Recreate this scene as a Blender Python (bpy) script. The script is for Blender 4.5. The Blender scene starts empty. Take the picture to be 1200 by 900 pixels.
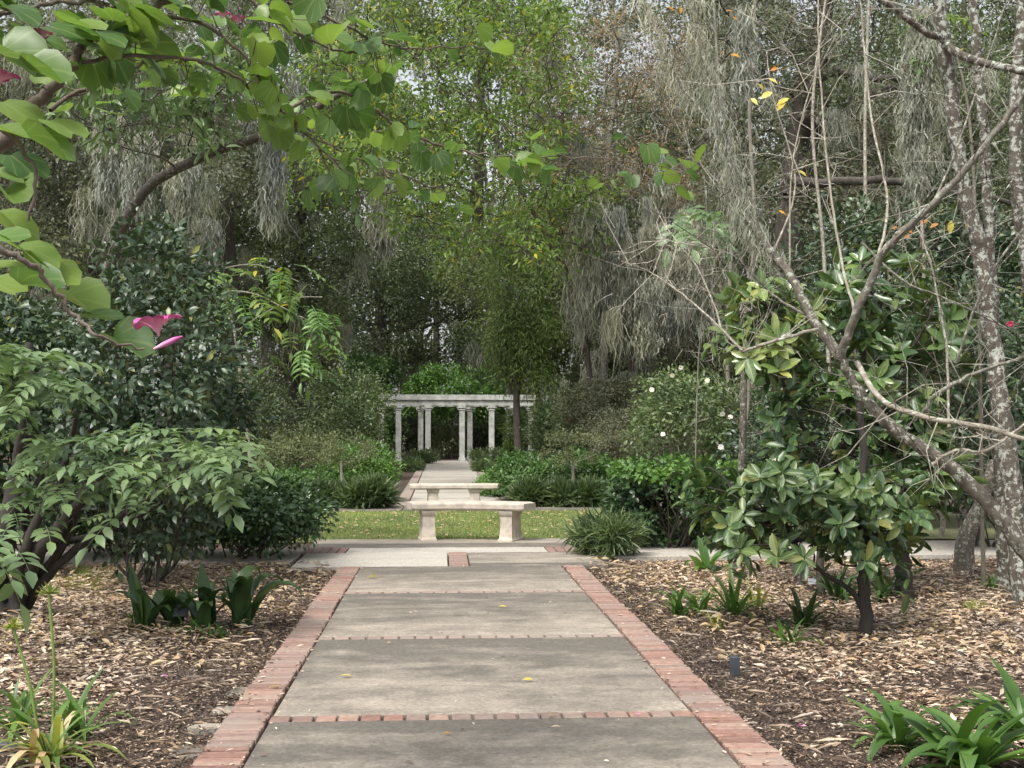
import bpy, math, random
import numpy as np
from mathutils import Matrix, Vector
random.seed(11)
R = np.random.default_rng(11)
SC = bpy.context.scene
COL = SC.collection
# ------------------------------------------------------------------ camera
F = 1400.0; CH = 1.45
TH = math.atan(83 / F); PH = math.atan(55 / F)
CR = np.array([math.cos(TH), -math.sin(TH), 0.0])
CF = np.array([math.sin(TH) * math.cos(PH), math.cos(TH) * math.cos(PH), math.sin(PH)])
CU = np.cross(CR, CF)
CAMP = np.array([0, 0, CH])
cam = bpy.data.cameras.new("camera"); camo = bpy.data.objects.new("camera", cam); COL.objects.link(camo)
cam.sensor_width = 36; cam.lens = 36 * F / 1200; cam.clip_end = 2000; cam.clip_start = 0.05
M = Matrix.Identity(4)
for i in range(3):
    M[i][0] = CR[i]; M[i][1] = CU[i]; M[i][2] = -CF[i]; M[i][3] = CAMP[i]
camo.matrix_world = M
SC.camera = camo
# ------------------------------------------------------------------ world, sun, exposure
SUN_EL = 58; SUN_AZ = 215     # azimuth the sun stands at, degrees clockwise from +Y
w = bpy.data.worlds.new("World"); SC.world = w; w.use_nodes = True
nt = w.node_tree; bg = nt.nodes["Background"]
sky = nt.nodes.new("ShaderNodeTexSky"); sky.sky_type = 'NISHITA'; sky.sun_disc = False
sky.sun_elevation = math.radians(SUN_EL); sky.sun_rotation = math.radians(SUN_AZ)
sky.air_density = 1.0; sky.dust_density = 4.0; sky.ozone_density = 1.0
hs = nt.nodes.new("ShaderNodeHueSaturation"); hs.inputs["Saturation"].default_value = 0.25
nt.links.new(sky.outputs[0], hs.inputs["Color"]); nt.links.new(hs.outputs[0], bg.inputs[0])
bg.inputs[1].default_value = 0.11
sl = bpy.data.lights.new("sun", 'SUN'); so = bpy.data.objects.new("sun", sl); COL.objects.link(so)
sl.energy = 1.5; sl.angle = math.radians(14); sl.color = (1.0, 0.95, 0.87)
a = math.radians(SUN_AZ); e = math.radians(SUN_EL)
sdir = Vector((math.sin(a) * math.cos(e), math.cos(a) * math.cos(e), math.sin(e)))
so.rotation_euler = sdir.to_track_quat('Z', 'Y').to_euler()
SC.view_settings.view_transform = 'Standard'; SC.view_settings.look = 'None'
SC.view_settings.exposure = 1.2; SC.view_settings.gamma = 1.0

# ------------------------------------------------------------------ pixel helpers
def P(px, py, Y):
    d = CR * (px - 600) / F + CU * (450 - py) / F + CF
    return CAMP + d * (Y / d[1])
def G(px, py):
    d = CR * (px - 600) / F + CU * (450 - py) / F + CF
    return CAMP + d * (-CH / d[2])
def GX(px, Y):                       # ground point under pixel column px at depth Y
    p = P(px, 505, Y); return np.array([p[0], Y, 0.0])
def norm(v):
    return v / np.maximum(np.linalg.norm(v, axis=-1, keepdims=True), 1e-9)
def smooth_line(pts, n=6):
    pts = np.asarray(pts, float)
    if len(pts) < 3: 
        t = np.linspace(0, 1, n)[:, None]; return pts[0] * (1 - t) + pts[-1] * t
    q = np.vstack([2 * pts[0] - pts[1], pts, 2 * pts[-1] - pts[-2]]); out = []
    for i in range(1, len(q) - 2):
        for k in range(n):
            t = k / n; a, b, c, d = q[i - 1], q[i], q[i + 1], q[i + 2]
            out.append(0.5 * (2 * b + (c - a) * t + (2 * a - 5 * b + 4 * c - d) * t * t + (3 * b - a - 3 * c + d) * t ** 3))
    out.append(q[-2]); return np.array(out)
# ------------------------------------------------------------------ mesh builder
class MB:
    def __init__(s): s.v = []; s.f = []; s.n = 0; s.m = []
    def add(s, v, f, mi=0):
        v = np.asarray(v, np.float32).reshape(-1, 3)
        f = np.asarray(f, np.int64)
        s.v.append(v); s.f.append(f + s.n); s.n += len(v); s.m.append(mi)
    def mesh(s, name, mats, smooth=True):
        me = bpy.data.meshes.new(name)
        if not s.v:
            return me
        v = np.concatenate(s.v)
        loops = np.concatenate([x.ravel() for x in s.f])
        tot = np.concatenate([np.full(len(x), x.shape[1]) for x in s.f])
        mi = np.concatenate([np.full(len(x), m) for x, m in zip(s.f, s.m)])
        me.vertices.add(len(v)); me.vertices.foreach_set("co", v.ravel())
        me.loops.add(len(loops)); me.loops.foreach_set("vertex_index", loops.astype(np.int32))
        me.polygons.add(len(tot))
        st = np.concatenate([[0], np.cumsum(tot)[:-1]])
        me.polygons.foreach_set("loop_start", st.astype(np.int32))
        me.polygons.foreach_set("material_index", mi.astype(np.int32))
        me.polygons.foreach_set("use_smooth", np.full(len(tot), smooth))
        me.update(calc_edges=True)
        for m in (mats if isinstance(mats, (list, tuple)) else [mats]): me.materials.append(m)
        return me
    def tube(s, pts, rad, sides=6, mi=0, cap=True):
        pts = np.asarray(pts, float); n = len(pts)
        rad = np.broadcast_to(np.asarray(rad, float), (n,))
        t = norm(np.gradient(pts, axis=0))
        ref = np.array([0.31, 0.9, 0.2]) if abs(t[0][2]) > .7 else np.array([0.1, 0.2, 1.0])
        u = norm(np.cross(t, ref)); vv = np.cross(t, u)
        an = np.arange(sides) * 2 * math.pi / sides
        ring = pts[:, None] + rad[:, None, None] * (np.cos(an)[None, :, None] * u[:, None] + np.sin(an)[None, :, None] * vv[:, None])
        i = np.arange(n - 1)[:, None] * sides; j = np.arange(sides)[None]; j2 = (j + 1) % sides
        f = np.stack([i + j, i + j2, i + sides + j2, i + sides + j], -1).reshape(-1, 4)
        s.add(ring.reshape(-1, 3), f, mi)
        if cap:
            s.add(ring[-1], [list(range(sides))], mi); s.add(ring[0], [list(range(sides))[::-1]], mi)
    def box(s, c, size, rz=0, mi=0, bev=0.0, taper=1.0):
        x, y, z = np.array(size) / 2; b = bev
        if b <= 0:
            v = [(-x, -y, -z), (x, -y, -z), (x, y, -z), (-x, y, -z), (-x * taper, -y * taper, z), (x * taper, -y * taper, z), (x * taper, y * taper, z), (-x * taper, y * taper, z)]
            f = [(0, 3, 2, 1), (4, 5, 6, 7), (0, 1, 5, 4), (1, 2, 6, 5), (2, 3, 7, 6), (3, 0, 4, 7)]
        else:
            v = [(-x, -y, -z), (x, -y, -z), (x, y, -z), (-x, y, -z), (-x, -y, z - b), (x, -y, z - b), (x, y, z - b), (-x, y, z - b),
                 (-x + b, -y + b, z), (x - b, -y + b, z), (x - b, y - b, z), (-x + b, y - b, z)]
            f = [(0, 3, 2, 1), (8, 9, 10, 11), (0, 1, 5, 4), (1, 2, 6, 5), (2, 3, 7, 6), (3, 0, 4, 7), (4, 5, 9, 8), (5, 6, 10, 9), (6, 7, 11, 10), (7, 4, 8, 11)]
        v = np.array(v, float); cs, sn = math.cos(rz), math.sin(rz)
        v = np.stack([v[:, 0] * cs - v[:, 1] * sn, v[:, 0] * sn + v[:, 1] * cs, v[:, 2]], 1) + np.array(c)
        s.add(v, f, mi)
    def leaves(s, T, pos, d, nrm, L, W, mi=0):
        tv, tf = T; pos = np.asarray(pos, float); N = len(pos)
        if N == 0: return
        d = norm(d); x = norm(np.cross(d, nrm)); z = np.cross(x, d)
        L = np.broadcast_to(L, (N,))[:, None, None]; W = np.broadcast_to(W, (N,))[:, None, None]
        v = pos[:, None] + W * tv[None, :, 0:1] * x[:, None] + L * tv[None, :, 1:2] * d[:, None] + L * tv[None, :, 2:3] * z[:, None]
        nv = len(tv)
        for k, fa in tf.items():
            pass
        base = (np.arange(N) * nv)[:, None, None]
        v = v.reshape(-1, 3); first = True
        for k, fa in tf.items():
            ff = (base + np.array(fa)[None]).reshape(-1, k)
            if first: s.add(v, ff, mi); off = s.n - len(v); first = False
            else: s.f.append(ff + off); s.v.append(np.zeros((0, 3), np.float32)); s.m.append(mi)
def tmpl(v, f):
    d = {}
    for x in f: d.setdefault(len(x), []).append(x)
    return np.array(v, float), d
DIA = tmpl([(0, 0, 0), (.5, .45, .09), (0, 1, -.08), (-.5, .45, .09)], [(0, 1, 2), (0, 2, 3)])
LEAF = tmpl([(0, 0, 0), (.40, .28, .06), (.42, .62, .04), (0, 1, -.14), (-.42, .62, .04), (-.40, .28, .06), (0, .32, 0), (0, .68, -.03)],
            [(0, 1, 6), (6, 1, 2, 7), (7, 2, 3), (0, 6, 5), (6, 7, 4, 5), (7, 3, 4)])
CHIP = tmpl([(-.22, 0, 0), (.5, .3, .05), (.28, 1, .0), (-.5, .62, .07)], [(0, 1, 2), (0, 2, 3)])
BLADE = tmpl([(-.5, 0, 0), (.5, 0, 0), (.28, .55, .03), (-.28, .55, .03), (0, 1, -.12)], [(0, 1, 2, 3), (3, 2, 4)])
# ------------------------------------------------------------------ materials
def newmat(name):
    m = bpy.data.materials.new(name); m.use_nodes = True
    n = m.node_tree.nodes; l = m.node_tree.links
    return m, n, l, n["Principled BSDF"], n["Material Output"]
def ramp(n, l, fac, stops, interp='LINEAR'):
    r = n.new("ShaderNodeValToRGB"); r.color_ramp.interpolation = interp
    e = r.color_ramp.elements
    while len(e) < len(stops): e.new(0.5)
    for x, (p, c) in zip(e, stops): x.position = p; x.color = (*c, 1)
    if fac is not None: l.new(fac, r.inputs[0])
    return r
def noise(n, l, vec, scale, detail=4, rough=.55, dist=0.0):
    t = n.new("ShaderNodeTexNoise"); t.inputs["Scale"].default_value = scale; t.inputs["Detail"].default_value = detail
    t.inputs["Roughness"].default_value = rough; t.inputs["Distortion"].default_value = dist
    if vec is not None: l.new(vec, t.inputs["Vector"])
    return t.outputs["Fac"]
def math_(n, l, op, a, b=None, c=None, clamp=False):
    t = n.new("ShaderNodeMath"); t.operation = op; t.use_clamp = clamp
    for i, x in enumerate((a, b, c)):
        if x is None: continue
        if isinstance(x, (int, float)): t.inputs[i].default_value = x
        else: l.new(x, t.inputs[i])
    return t.outputs[0]
def mix(n, l, fac, a, b, mode='MIX'):
    t = n.new("ShaderNodeMix"); t.data_type = 'RGBA'; t.blend_type = mode
    for i, x in ((0, fac), (6, a), (7, b)):
        if isinstance(x, (int, float)): t.inputs[i].default_value = x
        elif isinstance(x, tuple): t.inputs[i].default_value = (*x, 1)
        else: l.new(x, t.inputs[i])
    return t.outputs[2]
def wpos(n):
    return n.new("ShaderNodeNewGeometry").outputs["Position"]
def bump(n, l, b, h, strength=.3, dist=.02):
    t = n.new("ShaderNodeBump"); t.inputs["Strength"].default_value = strength; t.inputs["Distance"].default_value = dist
    l.new(h, t.inputs["Height"]); l.new(t.outputs[0], b.inputs["Normal"])
def leafmat(name, cols, rough=.45, trans=.3, vs=.8, spec=.5, yellow=None, vein=None):
    m, n, l, b, o = newmat(name)
    g = n.new("ShaderNodeNewGeometry"); oi = n.new("ShaderNodeObjectInfo")
    fr = math_(n, l, 'FRACT', math_(n, l, 'ADD', g.outputs["Random Per Island"], oi.outputs["Random"]))
    k = len(cols); st = [(i / max(k - 1, 1), c) for i, c in enumerate(cols)]
    if yellow: st = [(p * .955, c) for p, c in st] + [(.975, yellow)]
    c = ramp(n, l, fr, st).outputs[0]
    ns = noise(n, l, g.outputs["Position"], vs, 2)
    f = ramp(n, l, ns, [(.3, (.72, .76, .8)), (.7, (1.25, 1.2, 1.05))]).outputs[0]
    c = mix(n, l, 1.0, c, f, 'MULTIPLY')
    if vein == 'petal':
        tc = n.new("ShaderNodeTexCoord"); ln = n.new("ShaderNodeVectorMath"); ln.operation = 'LENGTH'; l.new(tc.outputs["Object"], ln.inputs[0])
        c = mix(n, l, ramp(n, l, ln.outputs["Value"], [(.15, (.85, .85, .85)), (.75, (0, 0, 0))]).outputs[0], c, (.8, .45, .6))
    elif vein:                              # paler ribs, in the leaf's own coordinates
        tc = n.new("ShaderNodeTexCoord"); sp = n.new("ShaderNodeSeparateXYZ"); l.new(tc.outputs["Object"], sp.inputs[0])
        ax = math_(n, l, 'ABSOLUTE', sp.outputs[0]); mid = math_(n, l, 'LESS_THAN', ax, .018)
        if vein == 'fan': w_ = math_(n, l, 'SINE', math_(n, l, 'MULTIPLY', math_(n, l, 'ARCTAN2', sp.outputs[0], math_(n, l, 'ADD', sp.outputs[1], .02)), 15.7))
        else: w_ = math_(n, l, 'SINE', math_(n, l, 'MULTIPLY', math_(n, l, 'SUBTRACT', sp.outputs[1], ax), 60))
        rib = math_(n, l, 'MAXIMUM', mid, math_(n, l, 'MULTIPLY', math_(n, l, 'GREATER_THAN', w_, .9), .45))
        c = mix(n, l, math_(n, l, 'MULTIPLY', rib, .65), c, (.3, .38, .14))
    l.new(c, b.inputs["Base Color"]); b.inputs["Roughness"].default_value = rough
    b.inputs["Specular IOR Level"].default_value = spec
    t = n.new("ShaderNodeBsdfTranslucent")
    c2 = mix(n, l, 1.0, c, (1.25, 1.35, .7), 'MULTIPLY'); l.new(c2, t.inputs[0])
    x = n.new("ShaderNodeMixShader"); x.inputs[0].default_value = trans
    l.new(b.outputs[0], x.inputs[1]); l.new(t.outputs[0], x.inputs[2]); l.new(x.outputs[0], o.inputs[0])
    return m
def barkmat(name, c0, c1, lichen=None, lthr=.55, scale=14, stretch=.25, lscale=9):
    m, n, l, b, o = newmat(name)
    p = wpos(n); mp = n.new("ShaderNodeMapping"); mp.inputs["Scale"].default_value = (1, 1, stretch); l.new(p, mp.inputs[0])
    f = noise(n, l, mp.outputs[0], scale, 6, .65)
    c = ramp(n, l, f, [(.3, c0), (.7, c1)]).outputs[0]
    if lichen:
        k = noise(n, l, p, lscale, 3, .6)
        k = math_(n, l, 'MULTIPLY_ADD', noise(n, l, p, lscale * 4, 2), .16, math_(n, l, 'SUBTRACT', k, .08)); kk = ramp(n, l, k, [(lthr - .02, (0, 0, 0)), (lthr + .07, (.95, .95, .95))]).outputs[0]
        c = mix(n, l, kk, c, lichen)
    l.new(c, b.inputs["Base Color"]); b.inputs["Roughness"].default_value = .9
    bump(n, l, b, f, .8, .02); return m
def plain(name, c, rough=.6, var=.15, scale=20, c2=None, bs=.2):
    m, n, l, b, o = newmat(name)
    f = noise(n, l, wpos(n), scale, 5)
    c2 = c2 or tuple(x * (1 - 2 * var) for x in c)
    r = ramp(n, l, f, [(.3, c2), (.7, c)]).outputs[0]
    l.new(r, b.inputs["Base Color"]); b.inputs["Roughness"].default_value = rough
    bump(n, l, b, f, bs, .01); return m
MT = {}
MT['bauhinia'] = leafmat('orchid_leaf', [(.07, .14, .055), (.10, .19, .055), (.17, .27, .075), (.2, .3, .07)], .42, .42, 3, vein='fan')
MT['camellia'] = leafmat('camellia_leaf', [(.03, .06, .034), (.05, .088, .045), (.085, .13, .065)], .4, .15, 1.0, .6, (.2, .22, .05))
MT['camlight'] = leafmat('light_camellia_leaf', [(.07, .11, .05), (.11, .16, .07), (.18, .23, .11)], .4, .25, .9)
MT['glossy'] = leafmat('glossy_leaf', [(.03, .06, .03), (.045, .09, .035), (.07, .13, .045)], .3, .15, 1.2)
MT['bright'] = leafmat('bright_leaf', [(.06, .14, .03), (.10, .21, .045), (.16, .28, .07)], .38, .3, 1.4)
MT['hedge'] = leafmat('hedge_leaf', [(.05, .11, .035), (.08, .16, .045), (.12, .21, .06)], .4, .25, 1.0)
MT['dusty'] = leafmat('dusty_leaf', [(.10, .13, .06), (.14, .17, .08), (.2, .21, .11)], .55, .3, 1.4)
MT['greygreen'] = leafmat('greygreen_leaf', [(.09, .11, .07), (.13, .14, .09), (.19, .19, .12)], .6, .25, 1.2)
MT['pinnate'] = leafmat('pinnate_leaf', [(.10, .165, .075), (.14, .22, .10), (.2, .285, .135)], .42, .3, 2)
MT['pale'] = leafmat('pale_leaf', [(.10, .17, .04), (.16, .25, .06), (.24, .33, .10)], .45, .45, .5, .5, (.5, .42, .04))
MT['magnolia'] = leafmat('magnolia_leaf', [(.05, .10, .04), (.08, .15, .045), (.15, .21, .06), (.24, .29, .08)], .28, .15, 2.2, .6, (.3, .3, .07), vein='side')
MT['magnoliadark'] = leafmat('magnolia_dark_leaf', [(.03, .07, .03), (.045, .10, .035), (.08, .14, .045), (.12, .18, .05)], .38, .14, 2.2, .6, (.22, .22, .06), vein='side')
MT['barkblack'] = barkmat('black_bark', (.02, .017, .015), (.055, .047, .04))
MT['magnoliafar'] = leafmat('magnolia_inner_leaf', [(.05, .10, .04), (.08, .15, .045), (.15, .21, .06)], .28, .15, 2.2, .6)
MT['oak'] = leafmat('oak_leaf', [(.06, .09, .045), (.105, .145, .07), (.18, .225, .11)], .5, .25, .35)
MT['oakgrey'] = leafmat('oak_grey_leaf', [(.08, .1, .07), (.13, .15, .1), (.21, .225, .155)], .55, .3, .35)
MT['oaklight'] = leafmat('oak_light_leaf', [(.09, .13, .05), (.14, .18, .07), (.2, .24, .09)], .5, .35, .35)
MT['brown'] = leafmat('russet_leaf', [(.2, .14, .095), (.36, .235, .15), (.48, .32, .2), (.24, .25, .13)], .6, .35, .6)
MT['cypress'] = leafmat('cypress_needle', [(.085, .15, .04), (.13, .2, .055), (.2, .27, .085)], .6, .35, .7)
MT['moss'] = leafmat('moss_strand', [(.24, .25, .225), (.36, .37, .34), (.52, .53, .49)], .9, .3, .6, .1)
MT['strap'] = leafmat('strap_leaf', [(.06, .13, .03), (.09, .18, .04), (.13, .24, .06)], .4, .3, 5)
MT['yellowstrap'] = leafmat('yellow_strap_leaf', [(.13, .2, .05), (.25, .32, .07), (.42, .42, .10), (.12, .18, .05)], .45, .35, 6)
MT['darkstrap'] = leafmat('dark_strap_leaf', [(.035, .075, .03), (.05, .1, .035), (.085, .15, .05)], .3, .2, 5)
MT['liriope'] = leafmat('liriope_blade', [(.075, .12, .055), (.12, .175, .08), (.2, .26, .13)], .45, .3, 2)
MT['grass'] = leafmat('lawn_blade', [(.15, .22, .065), (.21, .29, .09), (.29, .36, .14), (.46, .45, .25)], .6, .35, .9)
MT['orange'] = leafmat('orange_leaf', [(.6, .22, .03), (.7, .34, .04)], .5, .4, 3)
MT['yellow'] = leafmat('yellow_leaf', [(.62, .5, .06), (.7, .6, .16)], .5, .3, 3)
MT['tanleaf'] = leafmat('tan_leaf', [(.4, .28, .17), (.55, .42, .27)], .6, .2, 3)
MT['pink'] = leafmat('pink_petal', [(.45, .03, .27), (.6, .13, .42), (.52, .06, .34)], .5, .08, 8, vein='petal')
MT['red'] = leafmat('red_petal', [(.5, .03, .09), (.6, .05, .15)], .5, .08, 8)
MT['white'] = leafmat('white_petal', [(.75, .7, .66), (.8, .78, .74)], .5, .25, 8)
MT['chip'] = leafmat('wood_chip', [(.07, .05, .04), (.18, .125, .095), (.32, .235, .18), (.46, .355, .275), (.6, .48, .38), (.74, .635, .525), (.34, .21, .14)], .85, 0.0, 1.0, .2)
MT['crumb'] = leafmat('bark_crumb', [(.02, .015, .012), (.05, .036, .028), (.1, .072, .055), (.18, .13, .1), (.36, .27, .21)], .95, 0, 2, .1)
MT['bark'] = barkmat('dark_bark', (.035, .03, .025), (.1, .085, .07))
MT['barkgrey'] = barkmat('grey_bark', (.085, .078, .062), (.24, .222, .18), (.36, .37, .31), .56, 20, .5, 26)
MT['barkbrown'] = barkmat('brown_bark', (.045, .04, .031), (.17, .148, .115), (.38, .39, .33), .57, 22, .5, 30)
MT['barkpink'] = barkmat('pinkish_bark', (.10, .078, .06), (.23, .185, .148), None, .6, 25)
MT['barkpale'] = barkmat('pale_bark', (.2, .175, .135), (.4, .365, .3), (.5, .5, .43), .57, 24, .5, 30)
MT['lichen'] = barkmat('lichen_bark', (.05, .043, .033), (.14, .12, .095), (.42, .44, .385), .53, 20, .5, 19)
MT['mossbark'] = barkmat('mossy_bark', (.045, .04, .032), (.11, .095, .075), (.27, .28, .22), .6, 16, .5, 20)
MT['twig'] = barkmat('twig_bark', (.14, .125, .098), (.28, .258, .21), None)
MT['stem'] = plain('green_stem', (.2, .3, .07), .5)
MT['tag'] = plain('dark_tag', (.07, .08, .095), .4)
MT['tagpale'] = plain('pale_tag', (.5, .52, .56), .4)
MT['rock'] = plain('dark_rock', (.09, .09, .1), .8, .25, 15)
MT['white_paint'] = plain('weathered_white_paint', (.6, .61, .58), .75, .1, 4, (.3, .32, .28))
MT['benchstone'] = plain('cast_stone', (.6, .53, .44), .85, .1, 9, (.36, .32, .27), .4)

def brickmat(name, worn=0.0):
    m, n, l, b, o = newmat(name)
    oi = n.new("ShaderNodeObjectInfo"); p = wpos(n)
    c = ramp(n, l, oi.outputs["Random"], [(0, (.21, .12, .095)), (.3, (.31, .17, .13)), (.6, (.37, .225, .175)), (.85, (.38, .275, .215)), (1, (.26, .195, .165))]).outputs[0]
    f = noise(n, l, p, 30, 5); c = mix(n, l, 1, c, ramp(n, l, f, [(.25, (.6, .58, .57)), (.7, (1.1, 1.1, 1.1))]).outputs[0], 'MULTIPLY')
    g = noise(n, l, p, 1.4, 5, .62); d = ramp(n, l, g, [(.40, (.05, .05, .05)), (.66, (.8, .8, .8))]).outputs[0]
    if worn: d = math_(n, l, 'MULTIPLY_ADD', d, 1 - worn, worn, True)
    c = mix(n, l, d, c, (.29, .26, .225) if worn else (.25, .205, .18))
    l.new(c, b.inputs["Base Color"]); b.inputs["Roughness"].default_value = .88; bump(n, l, b, f, .5, .004); return m
MT['brick'] = brickmat('paver_brick'); MT['wornbrick'] = brickmat('worn_paver_brick', .45)
def concretemat(name, pale=False, y0=5.92, pitch=2.27):
    m, n, l, b, o = newmat(name); p = wpos(n)
    fine = noise(n, l, p, 45, 8, .75); mid = noise(n, l, p, 5, 6, .65); big = noise(n, l, p, .9, 4, .6, .6)
    base = (.49, .455, .4) if pale else (.43, .375, .305); dark = (.33, .3, .265) if pale else (.14, .125, .105)
    sp = n.new("ShaderNodeSeparateXYZ"); l.new(p, sp.inputs[0])
    t = math_(n, l, 'FRACT', math_(n, l, 'DIVIDE', math_(n, l, 'SUBTRACT', sp.outputs[1], y0 - pitch * 20), pitch))
    # grime lies thickest at the far end of every slab (where water stands) and thin by its near edge
    mp = n.new("ShaderNodeMapping"); mp.inputs["Scale"].default_value = (.55, 1.6, 1); l.new(p, mp.inputs[0])
    mw = noise(n, l, mp.outputs[0], 2.2, 6, .62, .5)
    s = math_(n, l, 'ADD', math_(n, l, 'MULTIPLY', t, .65 if not pale else .15), math_(n, l, 'MULTIPLY', mw, 1.6))
    s = math_(n, l, 'ADD', s, math_(n, l, 'MULTIPLY', big, .35))
    s = math_(n, l, 'ADD', s, math_(n, l, 'MULTIPLY', mid, .9))
    k = ramp(n, l, s, [(.0, (0, 0, 0)), (.5, (0, 0, 0)), (1.0, (1, 1, 1))])
    mr = n.new("ShaderNodeMapRange"); mr.inputs[1].default_value = 1.3 if pale else 1.12; mr.inputs[2].default_value = 2.3 if pale else 2.0; l.new(s, mr.inputs[0])
    c = mix(n, l, mr.outputs[0], base, dark)
    c = mix(n, l, 1, c, ramp(n, l, fine, [(.3, (.52, .52, .51)), (.68, (1.26, 1.26, 1.26))]).outputs[0], 'MULTIPLY')
    l.new(c, b.inputs["Base Color"]); b.inputs["Roughness"].default_value = .85
    bump(n, l, b, fine, .35, .004); return m
MT['concrete'] = concretemat('stained_concrete')
MT['paleconcrete'] = concretemat('pale_concrete', True, 12.5, 3.1)
def groundmat():
    m, n, l, b, o = newmat('bed_soil'); p = wpos(n)
    f = noise(n, l, p, 35, 8, .7); g = noise(n, l, p, 1.1, 4)
    c = ramp(n, l, f, [(.3, (.022, .016, .013)), (.5, (.07, .05, .039)), (.62, (.16, .115, .09)), (.75, (.34, .26, .2))]).outputs[0]
    c = mix(n, l, 1, c, ramp(n, l, g, [(.3, (.75, .75, .75)), (.7, (1.2, 1.15, 1.1))]).outputs[0], 'MULTIPLY')
    l.new(c, b.inputs["Base Color"]); b.inputs["Roughness"].default_value = .95; bump(n, l, b, f, .9, .03); return m
MT['soil'] = groundmat()
MT['lawnbase'] = plain('lawn_soil', (.2, .23, .09), .9, .2, 8, (.16, .15, .08))
MT['mortar'] = plain('dark_mortar', (.07, .062, .052), .95, .2, 40)
# ------------------------------------------------------------------ object helpers
LABELS = {}
def props(o, label=None, cat=None, group=None, kind=None):
    if label: o['label'] = label
    if cat: o['category'] = cat
    if group: o['group'] = group
    if kind: o['kind'] = kind
def thing(name, label, cat, loc, group=None):
    o = bpy.data.objects.new(name, None); COL.objects.link(o); o.empty_display_size = .2
    o.location = Vector([float(x) for x in loc]); props(o, label, cat, group); return o
def link(name, me, parent=None, mw=None, kind=None, label=None):
    o = bpy.data.objects.new(name, me); COL.objects.link(o)
    if parent is not None:
        o.parent = parent
        # parts of a thing and parts of a part are all given in world coordinates
        inv = Matrix.Translation(-parent.location) if parent.parent is None else parent.matrix_basis.inverted()
        o.matrix_parent_inverse = inv
    if mw is not None: o.matrix_basis = mw
    props(o, label, None, None, kind); return o
def frame(pos, d, nrm, s=1.0, sx=1.0):
    d = Vector(d).normalized(); x = d.cross(Vector(nrm))
    if x.length < 1e-5: x = Vector((1, 0, 0))
    x.normalize(); z = x.cross(d)
    m = Matrix.Identity(4)
    for i in range(3): m[i][0] = x[i] * s * sx; m[i][1] = d[i] * s; m[i][2] = z[i] * s; m[i][3] = pos[i]
    return m
def tmesh(name, T, mat, W=.5, smooth=True):
    mb = MB(); mb.leaves(T, [(0, 0, 0)], np.array([[0, 1., 0]]), np.array([[0, 0, 1.]]), 1.0, W); return mb.mesh(name, mat, smooth)
def rdir(n):
    return norm(R.normal(size=(n, 3)))
# ------------------------------------------------------------------ vegetation generators
def clump_leaves(cent, rc, n_per, flat=.8, up=.6, droop=.25):
    """leaf positions, directions and normals gathered in clumps"""
    cent = np.asarray(cent); K = len(cent); N = K * n_per
    rr = np.repeat(np.broadcast_to(rc, (K,)), n_per)[:, None]
    o = rdir(N) * (R.random((N, 1)) ** .45); o[:, 2] *= flat
    pos = np.repeat(cent, n_per, 0) + o * rr
    d = norm(o + rdir(N) * .8); d[:, 2] -= droop
    nr = norm(rdir(N) * .8 + o * .5 + np.array([0, 0, up]))
    return pos, norm(d), nr
def ribbons(mb, p0, p1, w, mi=0, sag=0.0):
    """thin three-point twigs as crossed-free ribbons"""
    N = len(p0)
    if N == 0: return
    mid = (p0 + p1) / 2 + rdir(N) * np.linalg.norm(p1 - p0, axis=1, keepdims=True) * .12
    t = norm(p1 - p0); s = norm(np.cross(t, rdir(N)))
    w = np.broadcast_to(w, (N,))[:, None]
    v = np.stack([p0 - s * w, p0 + s * w, mid - s * w * .7, mid + s * w * .7, p1], 1)
    b = (np.arange(N) * 5)[:, None, None]
    mb.add(v.reshape(-1, 3), (b + np.array([[0, 1, 3, 2]])[None]).reshape(-1, 4))
    off = mb.n - N * 5
    mb.f.append((b + np.array([[2, 3, 4]])[None]).reshape(-1, 3) + off); mb.v.append(np.zeros((0, 3), np.float32)); mb.m.append(mi)
def limb(mb, a, b, r0, r1, sides=5, bend=.12, n=5):
    a = np.array(a, float); b = np.array(b, float); L = np.linalg.norm(b - a)
    m1 = a + (b - a) * .35 + R.normal(size=3) * L * bend * .6 - np.array([0, 0, L * bend * .5])
    m2 = a + (b - a) * .7 + R.normal(size=3) * L * bend * .6
    pts = smooth_line([a, m1, m2, b], n); mb.tube(pts, np.linspace(r0, r1, len(pts)), sides, cap=False); return pts
def twigs(mb, line, n, lmin, lmax, w, up=.3, depth=1, sides=0):
    line = np.asarray(line); i = R.integers(0, len(line), n)
    p0 = line[i]; d = norm(rdir(n) + np.array([0, 0, up])); L = R.uniform(lmin, lmax, (n, 1))
    p1 = p0 + d * L; ribbons(mb, p0, p1, w)
    if depth > 0:
        k = 3; q0 = np.repeat(p0, k, 0) + np.repeat(p1 - p0, k, 0) * R.uniform(.3, .95, (n * k, 1))
        q1 = q0 + norm(np.repeat(d, k, 0) + rdir(n * k) * .9) * R.uniform(.25, .55, (n * k, 1)) * np.repeat(L, k, 0)
        ribbons(mb, q0, q1, w * .6); return np.vstack([p1, q1])
    return p1
def ell_points(n, c, r, shell=.55, zmin=None, p=2.0):
    o = rdir(n) 
    if p != 2.0:
        o = o / (np.sum(np.abs(o) ** p, 1, keepdims=True) ** (1 / p))
    rad = shell + (1 - shell) * R.random((n, 1)) ** .6
    q = np.array(c) + o * rad * np.array(r)
    if zmin is not None: q[:, 2] = np.maximum(q[:, 2], zmin + R.random(n) * .15)
    return q, o
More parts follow.
